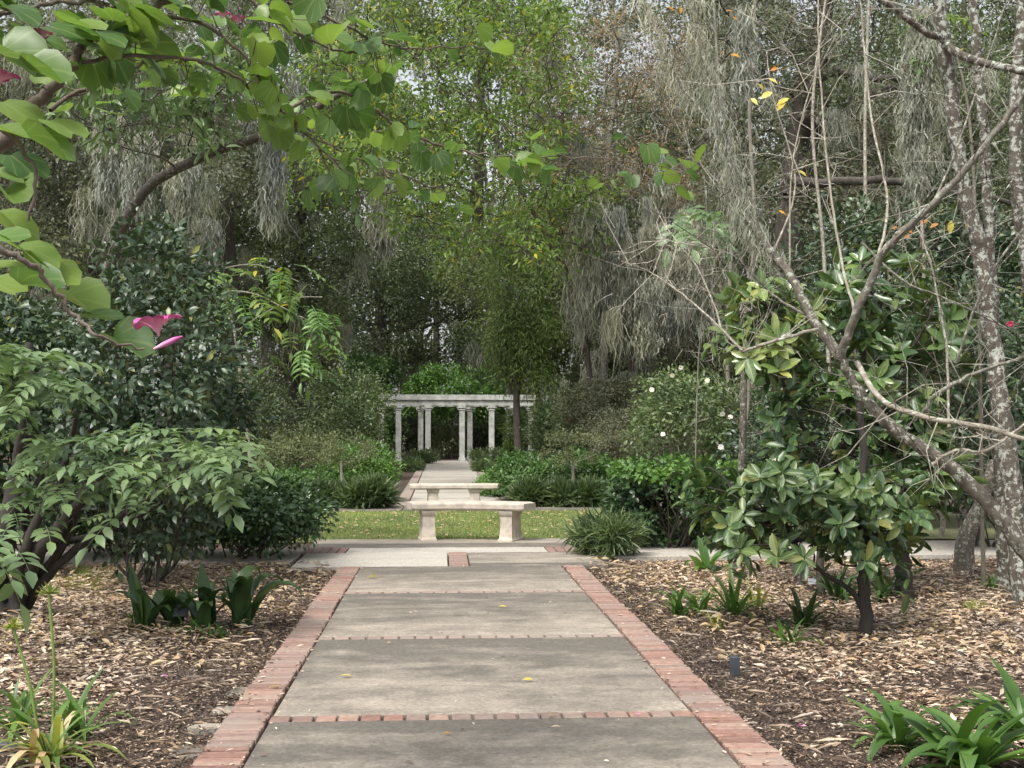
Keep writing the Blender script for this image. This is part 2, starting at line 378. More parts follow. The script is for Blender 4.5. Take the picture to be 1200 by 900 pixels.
def moss_mesh(name, anchors, Lr, spread, per, w, mat='moss', seg=5, curl=.05, mesh=True, mb=None):
    anchors = np.asarray(anchors); K = len(anchors)
    if K == 0: return None
    N = K * per
    a = np.repeat(anchors, per, 0) + R.normal(size=(N, 3)) * np.array([spread, spread, spread * .5])
    kl = np.repeat(R.uniform(Lr[0], Lr[1], K), per); dist = np.linalg.norm((a - np.repeat(anchors, per, 0))[:, :2], axis=1)
    L = kl * R.uniform(.35, 1.0, N) * np.exp(-dist / (spread * 2.2 + 1e-6))
    ph = R.random(N) * 6.28; s = np.stack([np.cos(ph), np.sin(ph), np.zeros(N)], 1)
    t = np.linspace(0, 1, seg); ww = np.interp(t, [0, .25, .7, 1], [.5, 1, .8, .12])
    c = np.zeros((N, seg, 3)); c[:] = a[:, None]
    c[:, :, 2] -= L[:, None] * t[None]
    jit = np.cumsum(R.normal(size=(N, seg, 3)) * curl * L[:, None, None] * np.array([1, 1, .15]), 1); c += jit
    W = w * R.uniform(.5, 1.4, N)
    l = c - s[:, None] * (W[:, None] * ww[None])[..., None]; r = c + s[:, None] * (W[:, None] * ww[None])[..., None]
    v = np.stack([l, r], 2).reshape(-1, 3)
    b = (np.arange(N) * seg * 2)[:, None, None]
    fq = np.array([[2 * i, 2 * i + 1, 2 * i + 3, 2 * i + 2] for i in range(seg - 1)])
    if mb is None: mb = MB()
    mb.add(v, (b + fq[None]).reshape(-1, 4))
    return mb.mesh(name, MT[mat]) if mesh else None
def solo(name, me, label, cat, group=None, kind=None):
    o = link(name, me); props(o, label, cat, group, kind); return o
def moss_thing(anchors, Lr, spread, per, w, label, group='grey moss hanging in the trees', seg=7, curl=.075, kind='stuff'):
    me = moss_mesh('spanish_moss', anchors, Lr, spread, per, w, seg=seg, curl=curl)
    if me: return solo('spanish_moss', me, label, 'spanish moss', group, kind)
def tree(name, label, trunk, r, clumps, rc, n_per, L, mat, bark='bark', group=None, W=.55, T=DIA, sides=8, ntw=6, twl=.7, tww=.012,
         flat=.8, up=.6, droop=.25, limbs=True, lr=.3, extra=None, cat='tree'):
    trunk = np.asarray(trunk, float); base = trunk[0].copy(); base[2] = 0
    t = thing(name, label, cat, base, group)
    line = smooth_line(trunk, 6); rad = np.interp(np.linspace(0, 1, len(line)), np.linspace(0, 1, len(r)), r)
    line = line + R.normal(size=line.shape) * rad[:, None] * .12
    mb = MB(); mb.tube(line, rad, sides)
    clumps = np.asarray(clumps, float)
    if limbs and len(clumps):
        order = np.argsort(np.linalg.norm(clumps - line[len(line) // 2], axis=1)); nodes = [(p, rr) for p, rr in zip(line[len(line) // 4:], rad[len(line) // 4:])]
        for i in order:
            c = clumps[i]; pp = np.array([q[0] for q in nodes]); dd = pp - c
            cost = np.linalg.norm(dd, axis=1) + np.where(dd[:, 2] > 0, 1.5 * dd[:, 2], 0)
            k = int(np.argmin(cost)); a, ra = nodes[k]
            r0 = max(min(ra * .55, lr * r[0] * .55), tww * 1.3)
            pts = limb(mb, a, c, r0, max(r0 * .35, tww), 4 if r0 < .05 else 5)
            for q, f in zip(pts[::3], np.linspace(1, .4, len(pts[::3]))): nodes.append((q, r0 * f))
            if ntw: twigs(mb, pts[len(pts) // 3:], ntw, twl * .5, twl * 1.3, tww)
    if extra:
        for pl, r0, r1 in extra:
            q = smooth_line(pl, 6); q = q + R.normal(size=q.shape) * r0 * .25; mb.tube(q, np.linspace(r0, r1, len(q)), 6, cap=False)
            if ntw: twigs(mb, q, ntw * 2, twl * .4, twl, tww)
    link('trunk', mb.mesh('trunk', MT[bark]), t)
    if len(clumps) and n_per:
        pos, d, nr = clump_leaves(clumps, rc, n_per, flat, up, droop)
        mb = MB(); LL = L * R.uniform(.6, 1.25, len(pos)); mb.leaves(T, pos, d, nr, LL, LL * W)
        link('crown', mb.mesh('crown', MT[mat], False), t, kind='stuff')
    return t
def shrub(name, label, box, Y, mat, n, L, W=.5, T=LEAF, K=70, rc=None, group=None, ry=None, p=2.4, nparts=0, bark='bark', shell=.6, zb=None,
          nst=14, rst=.012, cat='shrub', up=.7, droop=.1, flower=None, outw=.9, gaps=1.0):
    x0, y0, x1, y1 = box
    a = P(x0, y0, Y); b = P(x1, y1, Y)
    zt = a[2]; z0 = max(b[2], 0.02) if zb is None else zb
    c = np.array([(a[0] + b[0]) / 2, Y, (zt + z0) / 2]); rx = (b[0] - a[0]) / 2; rz = (zt - z0) / 2
    ry = ry or min(rx, 1.6); rc = rc or .28 * min(rx, rz, ry) + .1
    rr = np.maximum(np.array([rx, ry, rz]) - rc * .6, .05)
    cent, o = ell_points(K, c, rr, shell, z0 + rc * .4, p)
    t = thing(name, label, cat, (c[0], Y, 0), group)
    npc = n // K
    pos, d, nr = clump_leaves(cent, rc * R.uniform(.7, 1.3, K), npc, .85, up, droop)
    oo = np.repeat(o, npc, 0); nr = norm(nr + oo * outw * .7); d = norm(d + oo * .4)
    keep = pos[:, 2] > .03; pos, d, nr = pos[keep], d[keep], nr[keep]
    LL = L * R.uniform(.6, 1.25, len(pos))
    mb = MB()
    for i in range(nst):
        q = cent[R.integers(0, K)]; s = np.array([c[0] + R.normal() * rx * .12, Y + R.normal() * ry * .12, 0.0])
        pts = limb(mb, s, q, rst * R.uniform(.8, 1.6), rst * .4, 5, .1); twigs(mb, pts[len(pts) // 2:], 3, rc * .6, rc * 1.4, rst * .3)
    link('stems', mb.mesh('stems', MT[bark]), t)
    part = np.zeros(len(pos), bool)
    if nparts:
        v = norm(CAMP - pos); score = np.abs(np.sum(v * nr, 1)) * LL - .02 * np.linalg.norm(pos - CAMP, axis=1) * L
        front = np.sum((pos - c) * norm(CAMP - c), 1) > 0
        idx = np.argsort(-(score + front * .05))[:nparts]; part[idx] = True
        lm = tmesh('leaf', T, MT[mat], W)
        for i in idx: link('leaf', lm, t, frame(pos[i], d[i], nr[i], LL[i]))
    k = ~part
    mb = MB(); mb.leaves(T, pos[k], d[k], nr[k], LL[k], LL[k] * W)
    link('foliage', mb.mesh('foliage', MT[mat], T is LEAF), t, kind='stuff')
    t['c'] = 0; del t['c']
    return t
def blossom_mesh(name, mat, petals=9, r=1.0, cup=.5):
    mb = MB(); rings = [(petals, 1.0, cup), (max(4, petals - 3), .7, cup + .4), (4, .42, cup + .9)]
    for k, s, z in rings:
        an = np.arange(k) * 6.283 / k + R.random(); d = np.stack([np.cos(an), np.sin(an), np.full(k, z * .6)], 1)
        nr = np.stack([-np.cos(an) * .5, -np.sin(an) * .5, np.ones(k)], 1)
        mb.leaves(LEAF, np.zeros((k, 3)), d, nr, s * r * R.uniform(.85, 1.1, k), s * r * .8)
    return mb.mesh(name, MT[mat])
def strap_mesh(name, mat, bend=1.0, W=.1, n=7, fold=.25, tip=1.0, wide=.35, pw=1.3):
    """one arching strap leaf, 1 long, rising along +Z and bending towards +Y"""
    mb = MB(); t = np.linspace(0, 1, n); ang = math.pi / 2 * (1 - bend * t ** pw)
    y = np.concatenate([[0], np.cumsum(np.cos(ang[:-1]) / (n - 1))]); z = np.concatenate([[0], np.cumsum(np.sin(ang[:-1]) / (n - 1))])
    w = W * np.interp(t, [0, wide, .75, 1], [.55, 1, .75, .04]) / 2
    c = np.stack([np.zeros(n), y, z], 1); nz = np.stack([np.zeros(n), -np.sin(ang), np.cos(ang)], 1)
    l = c + np.stack([-w, 0 * w, 0 * w], 1) + nz * (w * fold)[:, None]; r = c + np.stack([w, 0 * w, 0 * w], 1) + nz * (w * fold)[:, None]
    v = np.stack([l, c, r], 1).reshape(-1, 3)
    f = []
    for i in range(n - 1):
        f += [(3 * i, 3 * i + 1, 3 * i + 4, 3 * i + 3), (3 * i + 1, 3 * i + 2, 3 * i + 5, 3 * i + 4)]
    mb.add(v, f); return mb.mesh(name, MT[mat])
def rosette(name, label, loc, meshes, n, L, tilt=(0, 50), group=None, cat='plant', spread=.03, az=None):
    t = thing(name, label, cat, loc, group)
    for i in range(n):
        me = meshes[i % len(meshes)] if az is None else meshes[R.integers(0, len(meshes))]
        a = (i * 2.4 + R.random() * .6); ti = math.radians(R.uniform(*tilt)); s = R.uniform(*L)
        m = Matrix.Translation(Vector((loc[0] + R.normal() * spread, loc[1] + R.normal() * spread, loc[2] - .01))) @ Matrix.Rotation(a, 4, 'Z') @ Matrix.Rotation(-ti, 4, 'X') @ Matrix.Scale(s, 4)
        link('leaf', me, t, m)
    return t
# ================================================================== THE SETTING
def sheet(name, x0, x1, y0, y1, z, mat, label=None):
    mb = MB(); mb.add([(x0, y0, z), (x1, y0, z), (x1, y1, z), (x0, y1, z)], [(0, 1, 2, 3)])
    o = link(name, mb.mesh(name, MT[mat], False)); props(o, label, None, None, 'structure'); return o
sheet('ground', -300, 300, -60, 500, 0, 'soil', 'dark soil of the garden beds and woodland floor')
sheet('lawn', -9, 9, 15.62, 21.3, .012, 'lawnbase', 'strip of lawn across the garden behind the curved stone bench')
PX = .213; HI = 1.044; HO = 1.257; PITCH = 2.27; Y0 = 5.92
# concrete path: slabs between brick strips
path = thing('garden_path', None, None, (PX, 3.65, 0))
path['kind'] = 'structure'; path['label'] = 'stained concrete path with brick cross strips leading to the benches'
mb = MB(); mb.box((PX, 7.6, .008), (2 * HO, 9.7, .016)); link('base', mb.mesh('base', MT['mortar'], False), path)
edges = [3.0, 3.65, 5.92, 8.19, 10.46, 12.44]
SW = .115
for i in range(len(edges) - 1):
    ya = edges[i] + (SW / 2 if i else 0); yb = edges[i + 1] - (SW / 2 if i < len(edges) - 2 else 0)
    nx, ny = 40, max(6, int((yb - ya) / .06))
    mb = MB(); mb.box((PX, (ya + yb) / 2, .028), (2 * HI - .02, yb - ya - .012, .05), 0, 0, .006)
    link('slab', mb.mesh('slab', MT['concrete'], False), path)
brick_me = {}
def brick(sx, sy, sz=.06, mat='brick'):
    k = (round(sx, 3), round(sy, 3), mat)
    if k not in brick_me:
        mb = MB(); mb.box((0, 0, 0), (sx, sy, sz), 0, 0, .005); brick_me[k] = mb.mesh('brick', MT[mat], False)
    return brick_me[k]
def put_brick(par, x, y, sx, sy, z=.026, j=.003, mat='brick'):
    m = Matrix.Translation((x + R.normal() * j * .6, y + R.normal() * j * .25, z + R.normal() * j * .5)) @ Matrix.Rotation(R.normal() * .012, 4, 'Z')
    link('brick', brick(sx, sy, .06, mat), par, m)
for ye in edges[1:-1]:
    n = 19; p = 2 * HI / n
    for i in range(n):
        put_brick(path, PX - HI + p * (i + .5), ye, p - .014, SW - .008, .0235, .002, 'brick' if ye < 6 else 'wornbrick')
for sgn, nm in ((-1, 'left'), (1, 'right')):
    e = thing('brick_edging', None, None, (PX + sgn * (HI + HO) / 2, 3.0, 0)); e['kind'] = 'structure'
    e['label'] = 'red brick edging along the %s side of the path' % nm
    k = 0; y = 3.05
    while y < 12.44:
        put_brick(e, PX + sgn * (HI + HO) / 2 + math.sin(y * 1.7) * .006, y, .205, .052, .027, .005); y += .0595
# cross path and plaza in front of the bench
cross = thing('cross_path', None, None, (PX, 13.6, 0)); cross['kind'] = 'structure'; cross['label'] = 'pale paved cross path in front of the curved bench'
mb = MB(); mb.box((PX, 14.03, .006), (3.7, 3.18, .012)); link('base', mb.mesh('base', MT['mortar'], False), cross)
def pslab(par, x0, x1, y0, y1, mat='paleconcrete', z=.026):
    mb = MB(); mb.box(((x0 + x1) / 2, (y0 + y1) / 2, z), (x1 - x0 - .016, y1 - y0 - .016, .05), 0, 0, .006); link('slab', mb.mesh('slab', MT[mat], False), par)
pslab(cross, -1.55, .08, 12.47, 13.85); pslab(cross, .3, 1.75, 12.47, 13.85, 'concrete')
for y in np.arange(12.53, 13.85, .1): put_brick(cross, .19, y, .2, .088)
pslab(cross, -1.1, 1.25, 13.85, 14.45); pslab(cross, -1.6, 2.0, 14.47, 15.62, 'concrete')
for x in np.arange(-1.55, -1.1, .1): put_brick(cross, x, 14.15, .09, .58)
for x in np.arange(1.3, 1.75, .1): put_brick(cross, x, 14.15, .09, .58)
for k in range(6):
    pslab(cross, -1.6 - 2 * (k + 1), -1.6 - 2 * k, 13.0, 14.3); pslab(cross, 1.8 + 2 * k, 1.8 + 2 * (k + 1), 13.3, 15.0)
# far cross path beyond the lawn
fc = thing('far_cross_path', None, None, (0, 21.9, 0)); fc['kind'] = 'structure'; fc['label'] = 'pale paved path along the far side of the lawn'
for k in range(-4, 5): pslab(fc, PX - .9 + 2 * k, PX + 1.1 + 2 * k, 21.32, 22.6, 'concrete')
# far path to the pergola
fp = thing('far_path', None, None, (.3, 22.7, 0)); fp['kind'] = 'structure'; fp['label'] = 'pale path running from the far bench to the pergola'
mb = MB(); mb.box((.3, 39.6, .006), (2.5, 33.8, .012)); link('base', mb.mesh('base', MT['mortar'], False), fp)
ys = np.arange(22.75, 56.4, 2.27)
for y in ys: pslab(fp, -.62, 1.22, y, y + 2.1, 'paleconcrete')
for y in ys:
    n = 12
    for i in range(n): put_brick(fp, -.62 + 1.84 / n * (i + .5), y + 2.185, 1.84 / n - .012, .15, .024, .002, 'wornbrick')
for x, nm in ((-.76, 'left'), (1.36, 'right')):
    e = thing('far_brick_edging', None, None, (x, 22.7, 0)); e['kind'] = 'structure'; e['label'] = 'brick edging along the %s side of the far path' % nm
    mb = MB()
    for y in np.arange(22.75, 56.4, .06): mb.box((x, y, .025), (.24, .052, .05), R.normal() * .01, 0, .004)
    link('bricks', mb.mesh('bricks', MT['wornbrick'], False), e, kind='stuff')
# mulch: wood chips on both beds
def bed_pts(n, x0, x1, y0, y1):
    return np.stack([R.uniform(x0, x1, n), y0 + (y1 - y0) * R.random(n) ** 1.0, np.zeros(n)], 1)
def chips(nm, x0, x1, side, label):
    p = bed_pts(150000, x0, x1, 3.6, 13.0)
    ed = (PX - HO - p[:, 0]) if side < 0 else (p[:, 0] - PX - HO)
    wav = .5 + .28 * np.sin(p[:, 1] * 1.3 + side) + .2 * np.sin(p[:, 1] * 3.1 + 1) + np.clip(1.1 - p[:, 1] * .12, -.3, .6)
    cover = np.clip((ed - wav * .45) / .6, .0, 1)
    hole = np.sin(p[:, 0] * 2.3 + 1.3 * np.sin(p[:, 1] * 1.1)) * np.sin(p[:, 1] * 1.7 + p[:, 0])
    cover *= np.where(hole > .6, .5, 1)
    k = (R.random(len(p)) < np.maximum(cover, .62)) & (ed > .015); p = p[k]; N = len(p); cv = cover[k]
    p[:, 2] = .004 + R.random(N) ** 2 * .055 * np.clip(cv, .15, 1)
    an = R.normal(size=N) * .9 + (R.random(N) < .5) * math.pi
    d = np.stack([np.cos(an), np.sin(an), R.normal(size=N) * .2], 1); nr = norm(np.stack([R.normal(size=N) * .4, R.normal(size=N) * .4, np.ones(N)], 1))
    L = np.exp(R.normal(size=N) * .55) * .036 * np.where(R.random(N) < np.maximum(cv, .07), 1, .36); L = np.clip(L, .006, .085); W = np.minimum(L * R.uniform(.16, .5, N), .022)
    mb = MB(); mb.leaves(CHIP, p, d, nr, L, W)
    solo('mulch', mb.mesh('mulch', MT['chip'], False), label, 'mulch', None, 'stuff')
chips('mulch', -8.5, PX - HO, -1, 'wood chip mulch and dry litter covering the bed left of the path')
chips('mulch', PX + HO, 9.5, 1, 'wood chip mulch and dry litter covering the bed right of the path')
def litter(n, x0, x1, y0, y1, Lm, mat, label, avoid=True):
    p = bed_pts(n, x0, x1, y0, y1); k = (np.abs(p[:, 0] - PX) > HO + .1) | (not avoid); p = p[k]; N = len(p)
    p[:, 2] = .05 + R.random(N) * .03 if avoid else .06
    an = R.random(N) * 6.28; d = np.stack([np.cos(an), np.sin(an), R.normal(size=N) * .2], 1); nr = norm(np.stack([R.normal(size=N) * .3, R.normal(size=N) * .3, np.ones(N)], 1))
    L = Lm * R.uniform(.6, 1.3, N); mb = MB(); mb.leaves(LEAF, p, d, nr, L, L * .4)
    solo('leaf_litter', mb.mesh('leaf_litter', MT[mat], False), label, 'leaf litter', None, 'stuff')
litter(3800, -8, 9, 7.2, 13.0, .085, 'tanleaf', 'pale dry leaves fallen on the mulch at the back of the beds')
litter(150, -1.0, 1.45, 3.8, 15, .026, 'chip', 'tiny dry leaf scraps scattered on the concrete path', False)
def needles(n, x0, x1, label):
    p = bed_pts(n, x0, x1, 3.7, 13.0); p[:, 2] = .02 + R.random(n) * .045; an = R.random(n) * 6.28
    d = np.stack([np.cos(an), np.sin(an), R.normal(size=n) * .12], 1); L = np.clip(np.exp(R.normal(size=n) * .5) * .08, .02, .2)
    mb = MB(); mb.leaves(CHIP, p, d, norm(rdir(n) * .4 + np.array([0, 0, 1])), L, np.full(n, .005)); solo('twig_litter', mb.mesh('twig_litter', MT['chip'], False), label, 'twigs', None, 'stuff')
needles(9000, -8, PX - HO - .05, 'thin twigs and stalks strewn over the left bed'); needles(9000, PX + HO + .05, 9, 'thin twigs and stalks strewn over the right bed')
q = np.vstack([G(x + R.normal() * 14, y + R.normal() * 4)[None] + R.normal(size=(60, 3)) * np.array([.05, .05, 0]) for x, y in ((85, 672), (98, 678), (110, 690), (135, 684), (90, 694), (140, 672), (70, 682), (1135, 715), (830, 700)) for _ in range(3)])
mb = MB(); mb.leaves(BLADE, q, norm(np.stack([R.normal(size=len(q)) * .6, R.normal(size=len(q)) * .6, np.ones(len(q))], 1)), norm(rdir(len(q))), R.uniform(.03, .1, len(q)), .008)
solo('weeds', mb.mesh('weeds', MT['yellowstrap'], False), 'fine pale green weeds sprouting through the mulch at the back of the beds', 'weeds', None, 'stuff')
q = np.stack([PX + R.choice([-1, 1], 1500) * (HI + R.random(1500) ** 2 * (R.random(1500) - .25) * .3 * 0 + np.abs(R.normal(size=1500)) * .0 + np.where(R.random(1500) < .45, R.normal(size=1500) * .02, .215 - np.abs(R.normal(size=1500)) * .07)), R.uniform(3.7, 12.4, 1500), np.full(1500, .062)], 1)
an = R.random(1500) * 6.28; L = np.clip(np.exp(R.normal(size=1500) * .5) * .014, .005, .05); mb = MB()
mb.leaves(CHIP, q, np.stack([np.cos(an), np.sin(an), R.normal(size=1500) * .1], 1), norm(rdir(1500) * .3 + np.array([0, 0, 1])), L, L * .4)
solo('mulch', mb.mesh('mulch', MT['chip'], False), 'crumbs of mulch spilled over the brick edgings and into the joints of the path', 'mulch', None, 'stuff')
for sd, lb in ((-1, 'left'), (1, 'right')):
    n = 45000; ed = np.abs(R.normal(size=n)) * .8; p = np.stack([PX + sd * (HO + .01 + ed), R.uniform(3.7, 12.9, n), R.random(n) * .02], 1); an = R.random(n) * 6.28
    L = np.clip(np.exp(R.normal(size=n) * .45) * .013, .005, .04); mb = MB(); mb.leaves(CHIP, p, np.stack([np.cos(an), np.sin(an), R.normal(size=n) * .3], 1), norm(rdir(n) * .5 + np.array([0, 0, 1])), L, L * R.uniform(.3, .8, n))
    solo('mulch', mb.mesh('mulch', MT['crumb'], False), 'dark crumbled bark and soil clods in the bare strip along the %s edging' % lb, 'mulch', None, 'stuff')
# lawn grass
N = 90000; gp = np.stack([R.uniform(-3.2, 6.5, N), R.uniform(15.63, 21.28, N), np.full(N, .012)], 1)
gd = norm(np.stack([R.normal(size=N) * .5, R.normal(size=N) * .5, np.ones(N)], 1))
mb = MB(); mb.leaves(BLADE, gp, gd, norm(rdir(N) * np.array([1, 1, .1])), R.uniform(.025, .075, N) * (1 + .4 * (gp[:, 1] < 16)), .009)
solo('grass', mb.mesh('grass', MT['grass'], False), 'short green and straw coloured grass of the lawn strip', 'grass', None, 'stuff')
p = np.stack([R.uniform(-3, 6, 800), R.uniform(15.7, 21.2, 800), np.full(800, .05)], 1); an = R.random(800) * 6.28
mb = MB(); mb.leaves(LEAF, p, np.stack([np.cos(an), np.sin(an), R.normal(size=800) * .2], 1), norm(rdir(800) * .3 + np.array([0, 0, 1])), .085, .045)
solo('leaf_litter', mb.mesh('leaf_litter', MT['tanleaf'], False), 'dry tan leaves fallen on the lawn', 'leaf litter', None, 'stuff')

# ================================================================== BENCHES
def leg_mesh(w, dp, h, flutes=3):
    """flared pedestal with fluted broad sides; w across (narrow face), dp along the broad side"""
    out = []; k = flutes * 4
    xs = w / 2
    for i in range(k + 1):
        y = -dp / 2 + dp * i / k; g = (.022 if (i % 4) in (2,) else .012 if (i % 4) in (1, 3) else 0) if 0 < i < k else 0
        out.append((xs - g, y))
    for i in range(k + 1):
        y = dp / 2 - dp * i / k; g = (.022 if (i % 4) in (2,) else .012 if (i % 4) in (1, 3) else 0) if 0 < i < k else 0
        out.append((-xs + g, y))
    out = np.array(out)
    prof = [(0, 1.22), (.05, 1.22), (.06, 1.10), (.12, 1.04), (.45, .93), (.82, .90), (.86, 1.0), (.92, 1.06), (1, 1.1)]
    v = []; flat = np.array([(math.copysign(xs, x), y) for x, y in out])
    for i, (z, s) in enumerate(prof):
        q = flat if (z < .08 or z > .84) else out
        v += [(x * s, y * s, z * h) for x, y in q]
    n = len(out); f = []
    for i in range(len(prof) - 1):
        for j in range(n): f.append((i * n + j, i * n + (j + 1) % n, (i + 1) * n + (j + 1) % n, (i + 1) * n + j))
    return np.array(v), f, n, len(prof)
def bench(name, label, loc, rz, a0, a1, rad, depth, h, th, leg_a, lw, ld):
    """curved bench: arc about a centre in front (towards the viewer) of loc"""
    t = thing(name, label, 'bench', loc, 'stone garden benches')
    rot = Matrix.Translation(Vector(loc)) @ Matrix.Rotation(rz, 4, 'Z')
    def pt(a, r): return np.array([math.sin(a) * r, math.cos(a) * r - rad])
    na = 26; prof = [(-.5, .25), (-.46, .06), (-.42, 0), (.42, 0), (.46, .06), (.5, .25), (.5, .75), (.47, .94), (.42, 1), (-.42, 1), (-.47, .94), (-.5, .75)]
    v = []
    AA = np.linspace(a0, a1, na)
    for i, a in enumerate(AA):
        e = min(i, na - 1 - i); s = {0: .80, 1: .95}.get(e, 1.0); zs = {0: .8}.get(e, 1.0)
        for (q, z) in prof:
            x, y = pt(a, rad + q * depth * s); v.append((x, y, h - th / 2 + (z - .5) * th * zs))
    n = len(prof); f = [(i * n + j, (i + 1) * n + j, (i + 1) * n + (j + 1) % n, i * n + (j + 1) % n) for i in range(na - 1) for j in range(n)]
    mb = MB(); v = np.array(v); mb.add(v, f); mb.f.append(np.array([list(range(n))])); mb.v.append(np.zeros((0, 3), np.float32)); mb.m.append(0)
    mb.f.append(np.array([list(range((na - 1) * n, na * n))[::-1]])); mb.v.append(np.zeros((0, 3), np.float32)); mb.m.append(0)
    link('seat', mb.mesh('seat', MT['benchstone'], False), t, rot)
    v, f, n, k = leg_mesh(lw, ld, h - th - .001)
    mb = MB(); mb.add(v, f); me = mb.mesh('leg', MT['benchstone'], False)
    for a in leg_a:
        x, y = pt(a, rad); link('leg', me, t, rot @ Matrix.Translation((x, y, 0)) @ Matrix.Rotation(-a, 4, 'Z'))
bl = G(548, 636.5); g = .05
bench('stone_bench', 'nearer curved stone bench with fluted legs at the edge of the lawn', (bl[0] - .0, 15.5, g), math.radians(-8), math.radians(-22.5), math.radians(25), 1.93, .40, .49, .105,
      (math.radians(-15.5), math.radians(17)), .17, .34)
fb = GX(532, 21.9)
bench('stone_bench', 'farther stone bench behind the lawn at the start of the far path', (fb[0], 21.9, g), 0, math.radians(-9), math.radians(9), 5.2, .4, .44, .1,
      (math.radians(-4.2), math.radians(4.2)), .2, .3)

# ================================================================== PERGOLA
pg = thing('white_pergola', 'weathered white garden pergola with square columns at the end of the path', 'pergola', GX(530, 57))
CH_ = 2.62
def column(px, Y):
    g = GX(px, Y); x = g[0]
    mb = MB(); mb.box((x, Y, CH_ / 2 + .05), (.25, .25, CH_ - .1), 0, 0, .012, 1); c = link('column', mb.mesh('column', MT['white_paint'], False), pg)
    mb = MB(); mb.box((x, Y, .06), (.36, .36, .12), 0, 0, .02); mb.box((x, Y, .16), (.31, .31, .08), 0, 0, .015); link('plinth', mb.mesh('plinth', MT['white_paint'], False), c)
    mb = MB(); mb.box((x, Y, CH_ - .18), (.30, .30, .05), 0, 0, .01); mb.box((x, Y, CH_ - .05), (.35, .35, .1), 0, 0, .01); link('capital', mb.mesh('capital', MT['white_paint'], False), c)
    for s in (-1, 1):                       # arched brackets under the beam
        mb = MB(); n = 8; an = np.linspace(0, math.pi / 2, n); r = .28
        ix = x + s * (.17 + r - r * np.cos(an)); iz = CH_ + .02 - r + r * np.sin(an)
        pts = [(x + s * .17, CH_ + .02)] + list(zip(ix, iz)); k = len(pts)
        v = [(a, Y - .06, b) for a, b in pts] + [(a, Y + .06, b) for a, b in pts]
        f3 = [(0, i, i + 1) for i in range(1, k - 1)] + [(k, k + i + 1, k + i) for i in range(1, k - 1)]
        mb.add(v, f3); mb.f.append(np.array([(i, i + 1, k + i + 1, k + i) for i in range(1, k - 1)]) + mb.n - 2 * k); mb.v.append(np.zeros((0, 3), np.float32)); mb.m.append(0)
        link('bracket', mb.mesh('bracket', MT['white_paint'], False), c)
for px in (467, 501.6, 541.4, 576, 602): column(px, 56.0)
for px in (447, 493, 550.6, 597, 622): column(px, 58.6)
xl = GX(443, 56)[0]; xr = GX(626, 56)[0]
for Y in (56.0, 58.6):
    mb = MB(); mb.box(((xl + xr) / 2, Y, CH_ + .15), (xr - xl, .2, .26), 0, 0, .01); link('beam', mb.mesh('beam', MT['white_paint'], False), pg)
mb = MB(); mb.box((0, 0, 0), (.1, 2.75, .17), 0, 0, .01); rm = mb.mesh('rafter', MT['white_paint'], False)
for x in np.arange(xl + .12, xr, .42): link('rafter', rm, pg, Matrix.Translation((x, 57.3, CH_ + .368)))
mb = MB(); mb.box((0, 0, 0), (xr - xl + .1, .07, .06), 0, 0, .005); sm = mb.mesh('batten', MT['white_paint'], False)
mb = MB(); mb.box(((xl + xr) / 2, 55.86, CH_ + .4), (xr - xl + .1, .05, .24), 0, 0, .005); link('fascia', mb.mesh('fascia', MT['white_paint'], False), pg)
for y in (56.1, 56.6, 57.3, 58.0, 58.67): link('batten', sm, pg, Matrix.Translation(((xl + xr) / 2, y, CH_ + .485)))
# ================================================================== VEGETATION
def clp(x0, y0, x1, y1, Ya, Yb, K, ell=True):
    out = []
    while len(out) < K:
        u, v = R.uniform(-1, 1, 2)
        if ell and abs(u) ** 2.6 + abs(v) ** 2.6 > 1: continue
        Y = R.uniform(Ya, Yb); p = P((x0 + x1) / 2 + u * (x1 - x0) / 2, (y0 + y1) / 2 + v * (y1 - y0) / 2, Y)
        if p[2] > .3: out.append(p)
    return np.array(out)
def pl(pts, Y):
    Ys = Y if hasattr(Y, '__len__') else [Y] * len(pts)
    return [P(x, y, yy) for (x, y), yy in zip(pts, Ys)]
def grounded(pts, Y, px):
    return [GX(px, Y if not hasattr(Y, '__len__') else Y[0]) - np.array([0, 0, .1])] + pl(pts, Y)
# ---- far wood: closes the view
def wood(label, x0, x1, Ya, Yb, zt, K, n, mat, L):
    c = np.stack([R.uniform(x0, x1, K), R.uniform(Ya, Yb, K), zt * R.random(K) ** .8], 1)
    pos, d, nr = clump_leaves(c, R.uniform(1.2, 2.6, K), n, .75); mb = MB(); LL = L * R.uniform(.6, 1.3, len(pos))
    mb.leaves(DIA, pos, d, nr, LL, LL * .6)
    for i in range(60):
        x, y = R.uniform(x0, x1), R.uniform(Ya, Yb); h = R.uniform(.6, 1) * zt
        mb.tube(smooth_line([(x, y, 0), (x + R.normal() * .5, y, h * .5), (x + R.normal(), y, h)], 3), np.linspace(.28, .1, 7), 5, 1, False)
    solo('far_wood', mb.mesh('far_wood', [MT[mat], MT['bark']], False), label, 'woodland', None, 'stuff')
wood('dense dark woodland closing the view far behind the pergola', -48, 60, 88, 98, 36, 1050, 120, 'oak', .38)
wood('mid green understorey of bushes and young trees behind the pergola', -34, 40, 76, 85, 13, 260, 130, 'oaklight', .26)
